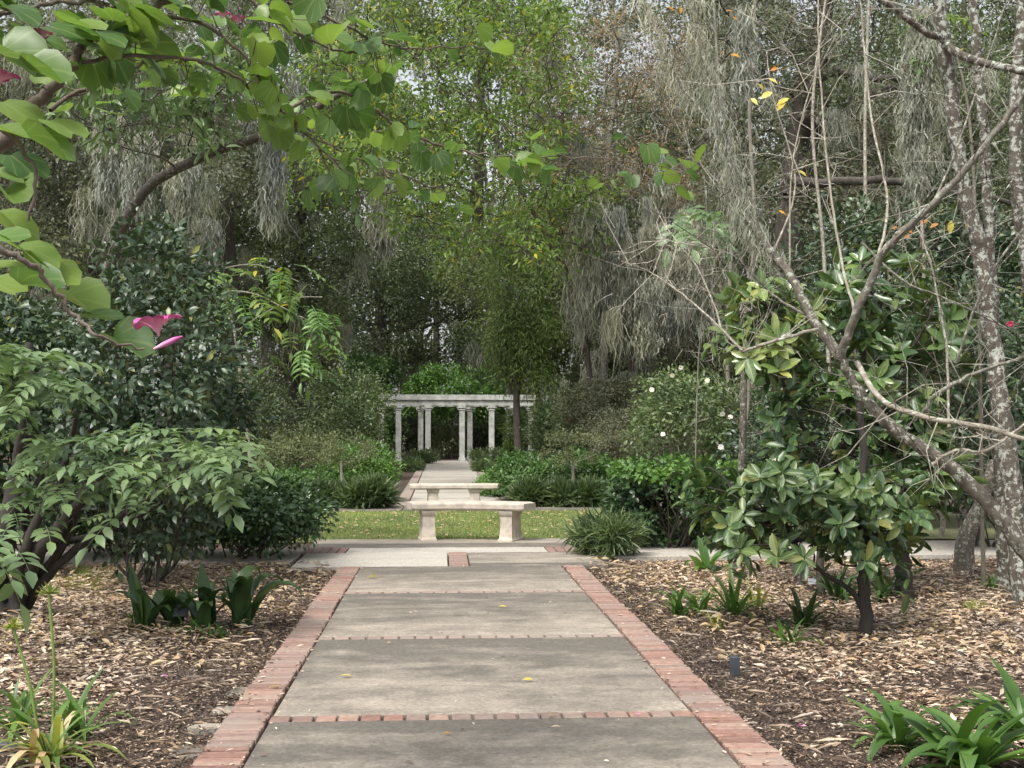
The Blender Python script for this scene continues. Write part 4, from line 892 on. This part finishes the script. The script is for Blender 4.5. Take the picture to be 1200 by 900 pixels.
# ---- bare leaning tree at right
bare = thing('bare_tree', 'bare grey leaning tree forking across the right foreground', 'tree', GX(1330, 5.6))
BL = [([(1330, 900), (1270, 740), (1200, 645), (1130, 560), (1050, 505), (1005, 455), (985, 420)], [5.6, 5.6, 5.7, 5.8, 5.9, 6, 6], .05, .027, 'b'),
      ([(985, 420), (950, 370), (925, 320), (895, 285), (870, 240), (855, 185), (840, 120), (822, 60), (812, -20)], np.linspace(6, 6.8, 9), .027, .011, 'b'),
      ([(985, 420), (1003, 370), (1036, 295), (1080, 252), (1140, 190), (1200, 110), (1250, 50)], np.linspace(6, 5.2, 7), .026, .016, 'g'),
      ([(1004, 425), (1030, 466), (1080, 488), (1150, 500), (1230, 522)], np.linspace(6, 5.3, 5), .018, .014, 'p'),
      ([(1080, 488), (1100, 460), (1150, 435), (1220, 412)], [5.8, 5.7, 5.6, 5.5], .015, .009, 'g'),
      ([(1092, 545), (1120, 528), (1160, 526), (1220, 480)], [5.8, 5.7, 5.6, 5.5], .012, .008, 'p'),
      ([(855, 185), (822, 130), (795, 95), (772, 40), (750, -10)], [6.5, 6.7, 6.9, 7, 7.1], .013, .006, 'g'),
      ([(925, 320), (880, 285), (850, 225), (812, 180), (800, 140)], [6.2, 6.4, 6.6, 6.7, 6.8], .012, .004, 'g'),
      ([(870, 412), (845, 385), (800, 345), (760, 318), (728, 306)], [6.3, 6.5, 6.7, 6.9, 7], .010, .003, 'p'),
      ([(845, 385), (838, 360), (815, 310), (790, 284), (770, 280)], [6.5, 6.6, 6.7, 6.8, 6.9], .007, .002, 'p'),
      ([(950, 372), (905, 345), (860, 300), (800, 285)], [6.1, 6.3, 6.5, 6.7], .009, .003, 'g'),
      ([(960, 385), (900, 402), (870, 412)], [6.05, 6.2, 6.3], .011, .01, 'p'),
      ([(1003, 370), (985, 300), (968, 180), (960, 60), (958, -20)], [6, 6.2, 6.4, 6.5, 6.6], .010, .005, 'p'),
      ([(1112, 500), (1108, 400), (1088, 300), (1072, 262)], [5.8, 6, 6.1, 6.2], .009, .004, 'p'),
      ([(1020, 330), (1040, 240), (1020, 130), (1010, 20), (1004, -30)], [6, 6.2, 6.4, 6.5, 6.6], .010, .005, 'p'),
      ([(1120, 425), (1156, 330), (1205, 262), (1250, 210)], [5.8, 5.7, 5.6, 5.5], .008, .006, 'g'),
      ([(1085, 255), (1115, 190), (1150, 90), (1180, 0)], [5.9, 6, 6.1, 6.2], .008, .004, 'g'),
      ([(905, 300), (932, 215), (905, 110), (898, 60)], [6.3, 6.4, 6.5, 6.6], .007, .003, 'p'),
      ([(925, 320), (928, 200), (948, 110), (980, 40)], [6.3, 6.4, 6.5, 6.6], .006, .003, 'p'),
      ([(1010, 285), (1060, 330), (1110, 350), (1180, 385)], [6.1, 6, 5.9, 5.8], .008, .004, 'g')]
mbs = {'b': MB(), 'g': MB(), 'p': MB()}; allq = []; BL = [(p_, y_, a_ * .85 if k_ != 'b' else a_, b_ * .8, k_) for p_, y_, a_, b_, k_ in BL]
for pts, Y, r0, r1, k in BL:
    q = smooth_line(pl(pts, Y), 7); q = q + R.normal(size=q.shape) * min(r0, .02) * .18; allq.append(q)
    mb = MB(); mb.tube(q, np.linspace(r0, r1, len(q)), 8 if r0 > .02 else 6); twigs(mb, q[len(q) // 3:], int(9 + len(q) * .55), .12, .6, .003, .25, 1)
    mt = {'b': 'barkbrown', 'g': 'barkgrey', 'p': 'barkpale'}[k]
    link('trunk' if len(allq) == 1 else 'branch', mb.mesh('branch', MT[mt]), bare)
moss_thing(np.vstack([allq[1][18:], allq[6][8:], allq[1][22:]]), (.08, .35), .035, 26, .0022, 'short grey moss furring the left limb of the bare leaning tree', 'grey moss hanging in the trees', 5, .12)
lo = tmesh('leaf', LEAF, MT['orange'], .5); ly = tmesh('leaf', LEAF, MT['yellow'], .5)
for x, y in ((856, 64), (848, 60), (912, 80), (908, 76), (1052, 266), (1062, 270), (1066, 276), (1088, 258), (1100, 262), (790, 10), (782, 8), (798, 8), (912, 247), (850, 12), (858, 20), (1130, 262)):
    p = P(x, y, 6.3); link('leaf', lo, bare, frame(p, norm(np.array([R.normal(), R.normal() * .5, -.3])), norm(np.array([R.normal() * .4, -.8, .6])), .055 * R.uniform(.7, 1.2)))
for x, y in ((880, 115), (905, 108), (920, 118), (888, 98), (900, 92), (925, 115), (1115, 258), (935, 200)):
    p = P(x, y, 6.4); link('leaf', ly, bare, frame(p, norm(np.array([R.normal(), R.normal() * .5, -.7])), norm(np.array([R.normal() * .4, -.8, .6])), .07 * R.uniform(.7, 1.2)))
# ---- lichen trunks
for pts, Y, r0, r1, lb in (([(1196, 720), (1192, 640), (1180, 520), (1165, 420), (1150, 300), (1125, 200), (1112, 90), (1098, -20)], 9.5, .085, .05, 'dark trunk blotched with white lichen, bending left towards its top'),
                           ([(1175, 640), (1170, 520), (1165, 400), (1158, 250), (1150, 120), (1138, -20)], 10.4, .06, .04, 'thinner lichen blotched trunk close behind the bending one'),
                           ([(1240, 660), (1215, 400), (1190, 180), (1200, -20)], 10.0, .07, .05, 'lichen trunk mostly outside the right edge')):
    g = GX(pts[0][0], Y); line = smooth_line([g - np.array([0, 0, .1])] + pl(pts[1:], Y), 8); t = thing('lichen_tree', lb, 'tree', g, 'lichen covered trunks at right')
    line = line + R.normal(size=line.shape) * r0 * .1
    mb = MB(); mb.tube(line, np.linspace(r0, r1, len(line)), 10); twigs(mb, line[len(line) // 2:], 22, .3, 1.0, .006, .2)
    link('trunk', mb.mesh('trunk', MT['lichen']), t)
    if '1112' in str(pts):
        mb = MB(); q = smooth_line(pl([(1118, 140), (1110, 55), (1085, 38), (1050, 12), (1010, -15)], [9.5, 9.4, 9.3, 9.2, 9.1]), 7); mb.tube(q, np.linspace(.035, .025, len(q)), 7)
        q = smooth_line(pl([(1106, 52), (1140, 70), (1200, 84), (1260, 100)], [9.4, 9.2, 9.0, 8.8]), 7); mb.tube(q, np.linspace(.035, .028, len(q)), 7); link('branch', mb.mesh('branch', MT['lichen']), t)
# ---- pinnate leaves
def frond_mesh(name, mat, pairs, lw, ll, drp=.35):
    mb = MB(); t = np.linspace(0, 1, pairs * 2 + 2); ax = np.stack([np.zeros_like(t), t * .98, -drp * t ** 2], 1); mb.tube(ax, np.linspace(.012, .005, len(t)), 4)
    pos, d, nr, L = [], [], [], []
    for i in range(pairs):
        f = .22 + .7 * i / pairs; p = np.array([0, f, -drp * f * f])
        for s in (-1, 1): pos.append(p); d.append((s * .85, .45, -.18 + R.normal() * .12)); nr.append((R.normal() * .15, .1 + R.normal() * .15, 1)); L.append(ll * (1 - .25 * abs(i / pairs - .4)) * R.uniform(.9, 1.1))
    pos.append((0, .98, -drp)); d.append((0, 1, -.4)); nr.append((0, .3, 1)); L.append(ll * 1.1)
    L = np.array(L); mb.leaves(LEAF, pos, np.array(d, float), norm(np.array(nr, float)), L, L * lw); return mb.mesh(name, MT[mat])
FR = [frond_mesh('leaf', 'pinnate', 4, .46, .36, .22), frond_mesh('leaf', 'pinnate', 5, .44, .32, .28), frond_mesh('leaf', 'pinnate', 3, .5, .42, .15)]
FH = [frond_mesh('leaf', 'pinnate', 5, .34, .36, .5), frond_mesh('leaf', 'bright', 6, .3, .32, .4), frond_mesh('leaf', 'pale', 5, .33, .36, .45)]
def fronds(par, pts, Y, s, meshes, jit=12, k=1, droop=-.15, dirx=None, att=None, mb=None):
    for x, y in pts:
        for _ in range(k):
            p = P(x + R.normal() * jit, y + R.normal() * jit * .7, Y + R.normal() * .25)
            d = norm(np.array([(dirx if dirx is not None else 0) + R.normal() * .7, -.45 + R.normal() * .6, droop + R.normal() * .22]))
            link('leaf', meshes[R.integers(0, len(meshes))], par, frame(p, d, norm(np.array([R.normal() * .15, R.normal() * .2 - .15, 1])), s * R.uniform(.75, 1.2)))
# twisted multi-stem shrub with compound leaves, left
cb = G(18, 722); comp = thing('compound_leaf_shrub', 'twisted dark multi stemmed shrub with pale compound leaves at the left edge', 'shrub', cb)
mb = MB(); Yc = cb[1]
for pts, r0, r1 in (([(15, 735), (25, 690), (45, 650), (75, 610), (110, 570), (150, 530)], .085, .02), ([(8, 735), (-5, 690), (5, 630), (20, 560), (30, 480), (35, 400)], .12, .03), ([(22, 725), (50, 680), (95, 640), (150, 600), (210, 560), (250, 530)], .045, .012),
                    ([(20, 700), (60, 660), (90, 600), (100, 540)], .05, .02), ([(0, 720), (-40, 660), (-80, 580)], .08, .03), ([(40, 655), (30, 600), (60, 540)], .05, .02), ([(10, 690), (55, 640), (120, 625), (190, 590)], .04, .015), ([(30, 740), (20, 700), (30, 640), (70, 560), (90, 490)], .06, .02)):
    q = smooth_line(pl(pts, [Yc + R.normal() * .08 - i * .14 for i in range(len(pts))]), 6); q = q + R.normal(size=q.shape) * r0 * .1; mb.tube(q, np.linspace(r0, r1, len(q)), 8, cap=False); twigs(mb, q[len(q) // 2:], 8, .1, .4, .005)
link('trunk', mb.mesh('trunk', MT['barkblack']), comp)
fronds(comp, [(30, 520), (60, 530), (90, 510), (120, 520), (150, 530), (180, 510), (210, 520), (240, 530), (70, 560), (110, 560), (150, 565), (190, 555), (230, 550), (20, 555), (265, 545), (170, 520), (90, 540), (130, 545), (215, 540), (40, 505), (245, 515), (275, 525), (260, 560), (60, 590), (150, 590), (30, 580)], Yc - 1.3, .28, FR, 16, 5, -.02, .1)
fronds(comp, [(5, 400), (25, 410), (50, 430), (20, 440), (70, 450), (40, 460), (10, 470), (60, 420), (0, 430)], Yc - 1.2, .32, FR, 15, 5, -.15, .3)
fronds(comp, [(0, 610), (10, 630), (-5, 650)], Yc - 2.6, .36, FR, 10, 2, -.3, .5)
# hanging pinnate branch in the left middle distance
hb = thing('pinnate_tree', 'slender tree with fresh green drooping pinnate leaves left of the pergola view', 'tree', GX(300, 14))
mb = MB()
for pts, r0, r1 in (([(300, 640), (295, 560), (285, 470), (275, 390), (262, 340)], .03, .015), ([(262, 340), (300, 345), (340, 365), (370, 380)], .012, .005), ([(262, 340), (250, 320), (300, 310), (350, 330)], .01, .004), ([(275, 390), (305, 370), (345, 350), (378, 348)], .01, .004)):
    q = smooth_line(pl(pts, 14), 6); mb.tube(q, np.linspace(r0, r1, len(q)), 6, cap=False)
link('trunk', mb.mesh('trunk', MT['barkpale']), hb)
fronds(hb, [(300, 345), (320, 355), (340, 365), (365, 375), (385, 385), (350, 340), (300, 315), (265, 320), (330, 330), (370, 350), (335, 395), (375, 395), (310, 325), (285, 340), (245, 345), (270, 350), (355, 400), (255, 330), (330, 310), (390, 365), (345, 420), (325, 410)], 13.4, .42, FH, 13, 2, -.35, .3)
# pinnate leaves high on the right and in the middle
rb = thing('pinnate_sapling', 'thin sapling holding drooping green pinnate leaves left of the bare tree fork', 'sapling', GX(815, 16))
mb = MB(); q = smooth_line(grounded([(815, 560), (818, 430), (825, 330), (820, 250)], 16, 815), 6); mb.tube(q, np.linspace(.011, .005, len(q)), 6, cap=False); link('trunk', mb.mesh('trunk', MT['twig']), rb)
fronds(rb, [(815, 250), (800, 262), (830, 265), (845, 255), (805, 245), (790, 255), (855, 262)], 16, .5, FR, 6, 2, -.6)
ub = thing('pinnate_sapling', 'tall thin sapling with a few pinnate leaves near the thick moss column', 'sapling', GX(1150, 10.8))
mb = MB(); q = smooth_line(grounded([(1150, 560), (1146, 330), (1135, 130), (1110, 40), (1090, 15)], 10.8, 1150), 6); mb.tube(q, np.linspace(.022, .006, len(q)), 6, cap=False); link('trunk', mb.mesh('trunk', MT['twig']), ub)
fronds(ub, [(1092, 14), (1100, 20), (1120, 40), (1135, 60), (1095, 55), (1085, 62)], 10.8, .34, FH, 4, 1, -.2, -.6)
# ---- magnolias
MAG = tmpl([(0, 0, 0), (.34, .22, .07), (.5, .52, .08), (.34, .82, .03), (0, 1, -.06), (-.34, .82, .03), (-.5, .52, .08), (-.34, .22, .07), (0, .3, 0), (0, .7, -.01)],
           [(0, 1, 8), (1, 2, 9, 8), (2, 3, 9), (3, 4, 9), (0, 8, 7), (8, 9, 6, 7), (9, 5, 6), (9, 4, 5)])
mg = tmesh('leaf', MAG, MT['magnolia'], .40)
DARK = [0]; mgd = tmesh('leaf', MAG, MT['magnoliadark'], .40)
def magnolia(label, base, Y, stems, whorls, L, r=.035):
    t = thing('magnolia', label, 'magnolia', base, 'young magnolias in the right bed'); mb = MB(); S = []
    for pts, r0, r1 in stems:
        q = smooth_line(pts, 6); q = q + R.normal(size=q.shape) * r0 * .12; mb.tube(q, np.linspace(r0, r1, len(q)), 8); S.append(q)
    A = np.vstack(S); npart = 0; rest = []
    for c in whorls:
        i = np.argmin(np.linalg.norm(A - c, axis=1) + np.where(A[:, 2] > c[2], .6, 0)); pts = limb(mb, A[i], c, .008, .0045, 5, .1); ax = norm(norm(pts[-1] - pts[-4]) + np.array([0, -.25, .75]))
        n = R.integers(6, 9); a0 = R.random() * 6.28; u = norm(np.cross(ax, np.array([.3, .2, .1]))); v = np.cross(ax, u)
        for k in range(n):
            a = a0 + k * 2.399; el = R.uniform(.05, .75); out = u * math.cos(a) + v * math.sin(a); d = norm(out * math.cos(el) + ax * math.sin(el) + np.array([0, 0, -.12]))
            nr = norm(ax * math.cos(el) - out * math.sin(el) + R.normal(size=3) * .15)
            pp = c - ax * R.uniform(0, .05); sz = L * R.uniform(.7, 1.2)
            if npart < 299: link('leaf', mgd if DARK[0] else mg, t, frame(pp, d, nr, sz, R.uniform(.85, 1.1))); npart += 1
            else: rest.append((pp, d, nr, sz))
    k_ = whorls[R.integers(0, len(whorls), 90)] + R.normal(size=(90, 3)) * np.array([.08, .12, .08]) + np.array([0, .12, -.03])
    p_, d_, n_ = clump_leaves(k_, .1, 7); rest += list(zip(p_, d_, n_, L * R.uniform(.6, 1.1, len(p_))))
    if rest:
        m2 = MB(); q = [np.array(x) for x in zip(*rest)]; m2.leaves(MAG, q[0], q[1], q[2], q[3], q[3] * .4); link('foliage', m2.mesh('foliage', MT['magnoliadark' if DARK[0] else 'magnoliafar']), t, kind='stuff')
    link('trunk', mb.mesh('trunk', MT['barkblack' if DARK[0] else 'bark']), t)
b1 = G(1014, 748); Y1 = b1[1]
DARK[0] = 1
magnolia('young magnolia on a straight black trunk with low spreading leaf whorls', b1, Y1, [([b1 - np.array([0, 0, .05])] + pl([(1013, 690), (1012, 640), (1010, 580), (1012, 520), (1005, 470)], Y1), .048, .02), (pl([(1012, 715), (995, 690), (965, 672), (940, 650), (915, 600)], Y1), .022, .009), (pl([(1012, 650), (990, 610), (960, 570), (930, 560)], Y1), .016, .008), (pl([(1012, 640), (1040, 600), (1060, 570)], Y1), .014, .008)],
         np.vstack([clp(835, 545, 1010, 655, Y1 - .5, Y1 + .6, 74), clp(795, 540, 900, 645, Y1 + .2, Y1 + .8, 24), clp(985, 540, 1085, 660, Y1 - .4, Y1 + .8, 34)]), .14)
DARK[0] = 0
b2 = G(962, 700); Y2 = b2[1]
magnolia('taller magnolia with yellow green leaves behind the bare fork', b2, Y2, [([b2 - np.array([0, 0, .05])] + pl([(962, 640), (975, 560), (1005, 480), (1015, 400), (1040, 340)], Y2), .04, .014), (pl([(975, 560), (930, 480), (910, 420), (905, 360)], Y2), .02, .01), (pl([(1005, 480), (1060, 420), (1090, 370)], Y2), .016, .008)],
         np.vstack([clp(850, 325, 960, 440, Y2 - .5, Y2 + .6, 46), clp(960, 300, 1135, 490, Y2 - .5, Y2 + .6, 62)]), .19)
DARK[0] = 1
b3 = G(1060, 702)
magnolia('bushy magnolia with mossy brown trunk right of the black trunked one', b3, b3[1], [([b3 - np.array([0, 0, .05])] + pl([(1058, 660), (1050, 600), (1070, 540), (1080, 480)], b3[1]), .085, .02)], np.vstack([clp(1030, 470, 1110, 640, b3[1] - .4, b3[1] + .5, 46), clp(905, 440, 1060, 560, b3[1] - .4, b3[1] + .4, 40)]), .17)
# trunks standing in the right bed
for pts, r0, r1, lb in (([(863, 675), (866, 610), (870, 540), (872, 430), (875, 330)], .055, .025, 'straight brown sapling trunk beside the glossy bush'), ([(1130, 674), (1132, 630), (1150, 590), (1165, 540)], .11, .05, 'short stout camellia trunk in front of the cross path at right'),
                        ([(943, 690), (930, 660), (905, 630), (890, 600)], .045, .02, 'crooked thin trunk leaning left between the magnolias')):
    g = G(*pts[0]); line = smooth_line([g - np.array([0, 0, .05])] + pl(pts[1:], g[1]), 6); t = thing('sapling', lb, 'sapling', g, 'bare lower trunks in the right bed')
    mb = MB(); mb.tube(line, np.linspace(r0, r1, len(line)), 9); twigs(mb, line[len(line) // 2:], 12, .2, .6, .006, .3); link('trunk', mb.mesh('trunk', MT['barkbrown']), t)
g = G(173, 665); t = thing('sapling', 'pale leaning stake like stem at the back of the left bed', 'sapling', g); mb = MB(); mb.tube(smooth_line([g] + pl([(178, 620), (184, 590), (190, 540)], g[1]), 5), .022, 7); link('trunk', mb.mesh('trunk', MT['barkpale']), t)

# ================================================================== BED PLANTS
SM = {}
def straps(mat):
    if mat not in SM: SM[mat] = [strap_mesh('leaf', mat, b, w_) for b, w_ in ((.5, .09), (.9, .085), (1.3, .08), (1.7, .075), (.25, .1))]
    return SM[mat]
BM = [strap_mesh('leaf', 'strap', b, .17, 8, .3, 1, .55) for b in (.45, .8, 1.15, 1.5)]
DM = [strap_mesh('leaf', 'darkstrap', b, w_, 10, .3, 1, .62, q_) for b, w_, q_ in ((.2, .2, 1.3), (2.1, .25, 3.2), (2.2, .24, 2.2), (1.7, .2, 2), (1.2, .2, 1.6), (2.4, .22, 3.6))]
rosette('crinum', 'large broad leaved lily clump at the bottom right corner', G(1140, 905), BM, 36, (.36, .52), (15, 70))
rosette('crinum', 'second broad leaved lily clump cut by the right edge', G(1205, 868), BM, 26, (.36, .5), (15, 70))
rosette('crinum', 'small upright broad leaved lily left of the corner clump', G(1052, 878), BM, 22, (.22, .38), (5, 65))
rosette('agapanthus', 'yellowing strap leaved clump with seed stalks at the lower left', G(58, 893), straps('yellowstrap')[:4] + straps('strap')[1:3] + straps('tanleaf')[2:4], 48, (.28, .46), (10, 75))
rosette('agapanthus', 'greener strap leaved tuft beside the yellowing clump at the lower left', G(92, 865), straps('strap'), 20, (.24, .4), (5, 50))
rosette('agapanthus', 'green strap leaved tuft half hidden at the left edge', G(22, 850), straps('strap'), 22, (.24, .4), (10, 65))
SB = {}
for (x, y, tx, ty), lb in (((62, 860, 57, 695), 'tall yellow green seed stalk with spiky head in the left bed'), ((45, 860, 15, 735), 'shorter seed stalk with burst head at the left edge')):
    g = G(x, y); tp = P(tx, ty, g[1]); t = thing('seed_stalk', lb, 'seed stalk', g, 'seed stalks in the left bed'); mb = MB()
    mb.tube(smooth_line([g, (g + tp) / 2 + np.array([.015, 0, 0]), tp], 6), .0075, 6); link('stalk', mb.mesh('stalk', MT['stem']), t)
    mb = MB(); n = 46; d = rdir(n); d[:, 2] = np.abs(d[:, 2]) * .9 - .15; mb.leaves(LEAF, np.repeat(tp[None], n, 0), d, rdir(n), R.uniform(.04, .075, n), .009); link('seed_head', mb.mesh('seed_head', MT['yellowstrap']), t)
for (x, y), n, Ls, lb in (((166, 740), 9, (.4, .62), 'dark drooping broad leaved plant at the left of the ginger row'), ((200, 736), 9, (.34, .5), 'low folded dark leaved plant in the middle of the ginger row'), ((243, 738), 10, (.38, .58), 'dark broad leaved plant right of the tag in the ginger row'), ((284, 736), 12, (.42, .72), 'tallest dark broad leaved plant at the right end of the ginger row')):
    rosette('ginger', lb, G(x, y), DM, n, Ls, (2, 38), 'dark broad leaved plants in the left bed')
for (x, y), n, Ls, lb in (((250, 748), 34, (.12, .22), 'small bright green tuft in front of the ginger row'), ((160, 735), 18, (.14, .26), 'thin low tuft left of the ginger row'), ((220, 742), 26, (.12, .24), 'low green tuft beneath the ginger leaves'), ((233, 690), 7, (.18, .26), 'spiky tuft behind the ginger row')):
    rosette('strap_tuft', lb, G(x, y), straps('strap'), n, Ls, (15, 80), 'small strap leaved tufts in the left bed')
for (x, y), n, Ls, mt, lb in (((795, 722), 16, (.26, .44), 'strap', 'upright strap leaved clump nearest the path in the right bed'), ((818, 722), 13, (.24, .4), 'strap', 'thin strap leaved clump just right of the one nearest the path'), ((860, 722), 22, (.3, .52), 'strap', 'tallest strap leaved clump in the middle of the right bed'), ((885, 715), 18, (.18, .3), 'yellowstrap', 'pale low clump beside the tallest strap leaved clump'),
        ((940, 738), 30, (.3, .46), 'darkstrap', 'dark arching strap leaved clump left of the black magnolia trunk'), ((928, 760), 16, (.2, .34), 'strap', 'small loose clump in front of the dark arching clump'), ((840, 738), 12, (.12, .2), 'yellowstrap', 'low yellowish clump with fallen leaves at the centre of the right bed'),
        ((985, 706), 30, (.34, .5), 'darkstrap', 'dark clump in the shade behind the black magnolia trunk'), ((1030, 704), 28, (.32, .46), 'darkstrap', 'dark clump right of the black magnolia trunk in shade'), ((1165, 695), 22, (.18, .3), 'strap', 'low arching green clump below the leaning bare trunk'), ((1060, 735), 4, (.1, .16), 'yellowstrap', 'tiny yellow green sprig near the mossy magnolia trunk')):
    rosette('strap_clump', lb, G(x, y), straps(mt), n, Ls, (5, 60), 'strap leaved clumps in the right bed')
rosette('broadleaf_sprout', 'pale broad leaved sprout in front of the glossy bush at right', G(832, 672), [strap_mesh('leaf', 'bright', b, .24, 8, .25, 1, .5) for b in (.4, .9, 1.3)], 9, (.3, .48), (5, 50))
# ---- small things on the ground
def tag_plate(name, label, x, y, wd, ht, mat, cat, tilt=.5, stake=True):
    g = G(x, y); t = thing(name, label, cat, g); mb = MB(); mb.box((0, 0, 0), (wd, .006, ht), 0, 0, .002)
    link('plate', mb.mesh('plate', MT[mat], False), t, Matrix.Translation((g[0], g[1], .09 + ht / 2)) @ Matrix.Rotation(-tilt, 4, 'X'))
    mb = MB(); mb.tube([(g[0], g[1] + .01, -.03), (g[0], g[1] + .01, .1)], .006, 6); link('stake', mb.mesh('stake', MT['tag']), t)
tag_plate('plant_tag', 'tilted dark plant tag among the ginger leaves in the left bed', 211, 738, .1, .075, 'tag', 'plant tag', .7)
tag_plate('plant_tag', 'pale plant tag at the foot of the crooked trunk in the right bed', 953, 697, .09, .06, 'tagpale', 'plant tag')
g = G(861, 792); mb = MB(); mb.box((g[0], g[1], .055), (.045, .045, .13), .3, 0, .012, 1); t = solo('marker_post', mb.mesh('marker_post', MT['tag'], False), 'short grey marker post sticking out of the mulch near the path', 'post')
g = G(958, 712); mb = MB(); mb.tube([(g[0], g[1], 0), (g[0] + .01, g[1], .16)], .012, 6); 
def rock(x, y, s, label):
    g = G(x, y); mb = MB(); n = 8; rings = []
    for k, (z, r) in enumerate(((-.2, .9), (.25, 1), (.6, .75), (.8, .3))):
        an = np.arange(n) * 6.283 / n; rr = r * R.uniform(.8, 1.15, n); rings.append(np.stack([np.cos(an) * rr, np.sin(an) * rr * .8, np.full(n, z * .6) + R.normal(size=n) * .04], 1))
    v = np.vstack(rings) * s + g; f = [(k * n + i, k * n + (i + 1) % n, (k + 1) * n + (i + 1) % n, (k + 1) * n + i) for k in range(3) for i in range(n)]
    mb.add(v, f); mb.f.append(np.array([list(range(3 * n, 4 * n))])); mb.v.append(np.zeros((0, 3), np.float32)); mb.m.append(0)
    solo('stone', mb.mesh('stone', MT['rock'], False), label, 'stone', 'dark stones in the beds')
rock(1122, 768, .055, 'dark bluish stone in the mulch at right'); rock(1035, 760, .04, 'small black stone near the black magnolia trunk'); rock(98, 735, .06, 'dark stone behind the seed stalks at left'); rock(4, 880, .08, 'dark stone at the left edge beside the yellowing clump')
lf = {k: tmesh('fallen_leaf', LEAF, MT[k], .42) for k in ('yellow', 'orange', 'tanleaf', 'pink')}
for x, y, k, s, lb in ((413, 806, 'yellow', .1, 'curled yellow leaf left of centre on the second slab'), (625, 810, 'yellow', .085, 'flat yellow leaf right of centre on the second slab'), (652, 853, 'yellow', .06, 'yellow leaf lying on the nearest brick strip'), (518, 877, 'orange', .06, 'small reddish leaf on the nearest slab'), (429, 685, 'yellow', .16, 'large yellow green leaf at the far left of the path'),
        (594, 721, 'yellow', .09, 'yellow leaf near the middle of the third slab'), (329, 819, 'yellow', .085, 'yellow leaf on the left brick edging'), (845, 860, 'tanleaf', .07, 'dry pale leaf on the right brick edging'), (752, 853, 'pink', .05, 'fallen pink petal at the right end of the nearest brick strip'), (945, 867, 'pink', .06, 'fallen pink blossom on the mulch beside the right edging'), (187, 806, 'pink', .06, 'fallen pink petal on the mulch of the left bed'),
        (657, 868, 'tanleaf', .06, 'dry curled leaf just below the nearest brick strip'), (453, 765, 'tanleaf', .04, 'small tan leaf just inside the second slab')):
    g = G(x, y); g[2] = .066; s *= .8; a_ = R.uniform(-.4, .4) + (math.pi if R.random() < .5 else 0)
    o = link('fallen_leaf', lf[k], None, frame(g, (math.cos(a_), math.sin(a_), .12), norm(np.array([R.normal() * .35, -.15 + R.normal() * .3, 1])), s, R.uniform(.7, 1.2))); props(o, lb, 'leaf', 'fallen leaves and petals on the ground')
for pts, lb in (([(122, 738), (130, 752), (135, 765)], 'black broken stick poking up in the left bed'), ([(297, 735), (296, 748)], 'short dark twig stump in front of the ginger row')):
    g = G(*pts[-1]); mb = MB(); mb.tube([g] + pl(pts[:-1][::-1], g[1]), [.009, .008] + [.006] * (len(pts) - 2), 6); solo('stick', mb.mesh('stick', MT['bark']), lb, 'stick', 'sticks in the left bed')
# flagstones beside the near left edging
for i, (x, y, a_, b_) in enumerate(((250, 856, .26, .2), (270, 834, .22, .15), (288, 812, .2, .2), (232, 882, .26, .2))):
    g = G(x, y); mb = MB(); n = 11; an = np.arange(n) * 6.283 / n; rx = a_ / 2 * R.uniform(.8, 1.1, n); ry = b_ / 2 * R.uniform(.8, 1.1, n)
    e = 2 / 3.5; cx = np.sign(np.cos(an)) * np.abs(np.cos(an)) ** e * rx; cy = np.sign(np.sin(an)) * np.abs(np.sin(an)) ** e * ry
    v = np.vstack([np.stack([cx * 1.05, cy * 1.05, np.full(n, -.02)], 1), np.stack([cx, cy, np.full(n, .006) + R.normal(size=n) * .002], 1), np.stack([cx * .9, cy * .9, np.full(n, .012) + R.normal(size=n) * .002], 1)]) + g
    mb.add(v, [(k * n + j, k * n + (j + 1) % n, (k + 1) * n + (j + 1) % n, (k + 1) * n + j) for k in range(2) for j in range(n)])
    mb.f.append(np.array([list(range(2 * n, 3 * n))])); mb.v.append(np.zeros((0, 3), np.float32)); mb.m.append(0)
    solo('flagstone', mb.mesh('flagstone', MT['concrete'], False), ('%s worn grey flagstone half buried beside the left edging' % ('third', 'second', 'farthest', 'nearest')[i]), 'flagstone', 'worn flagstones by the left edging')
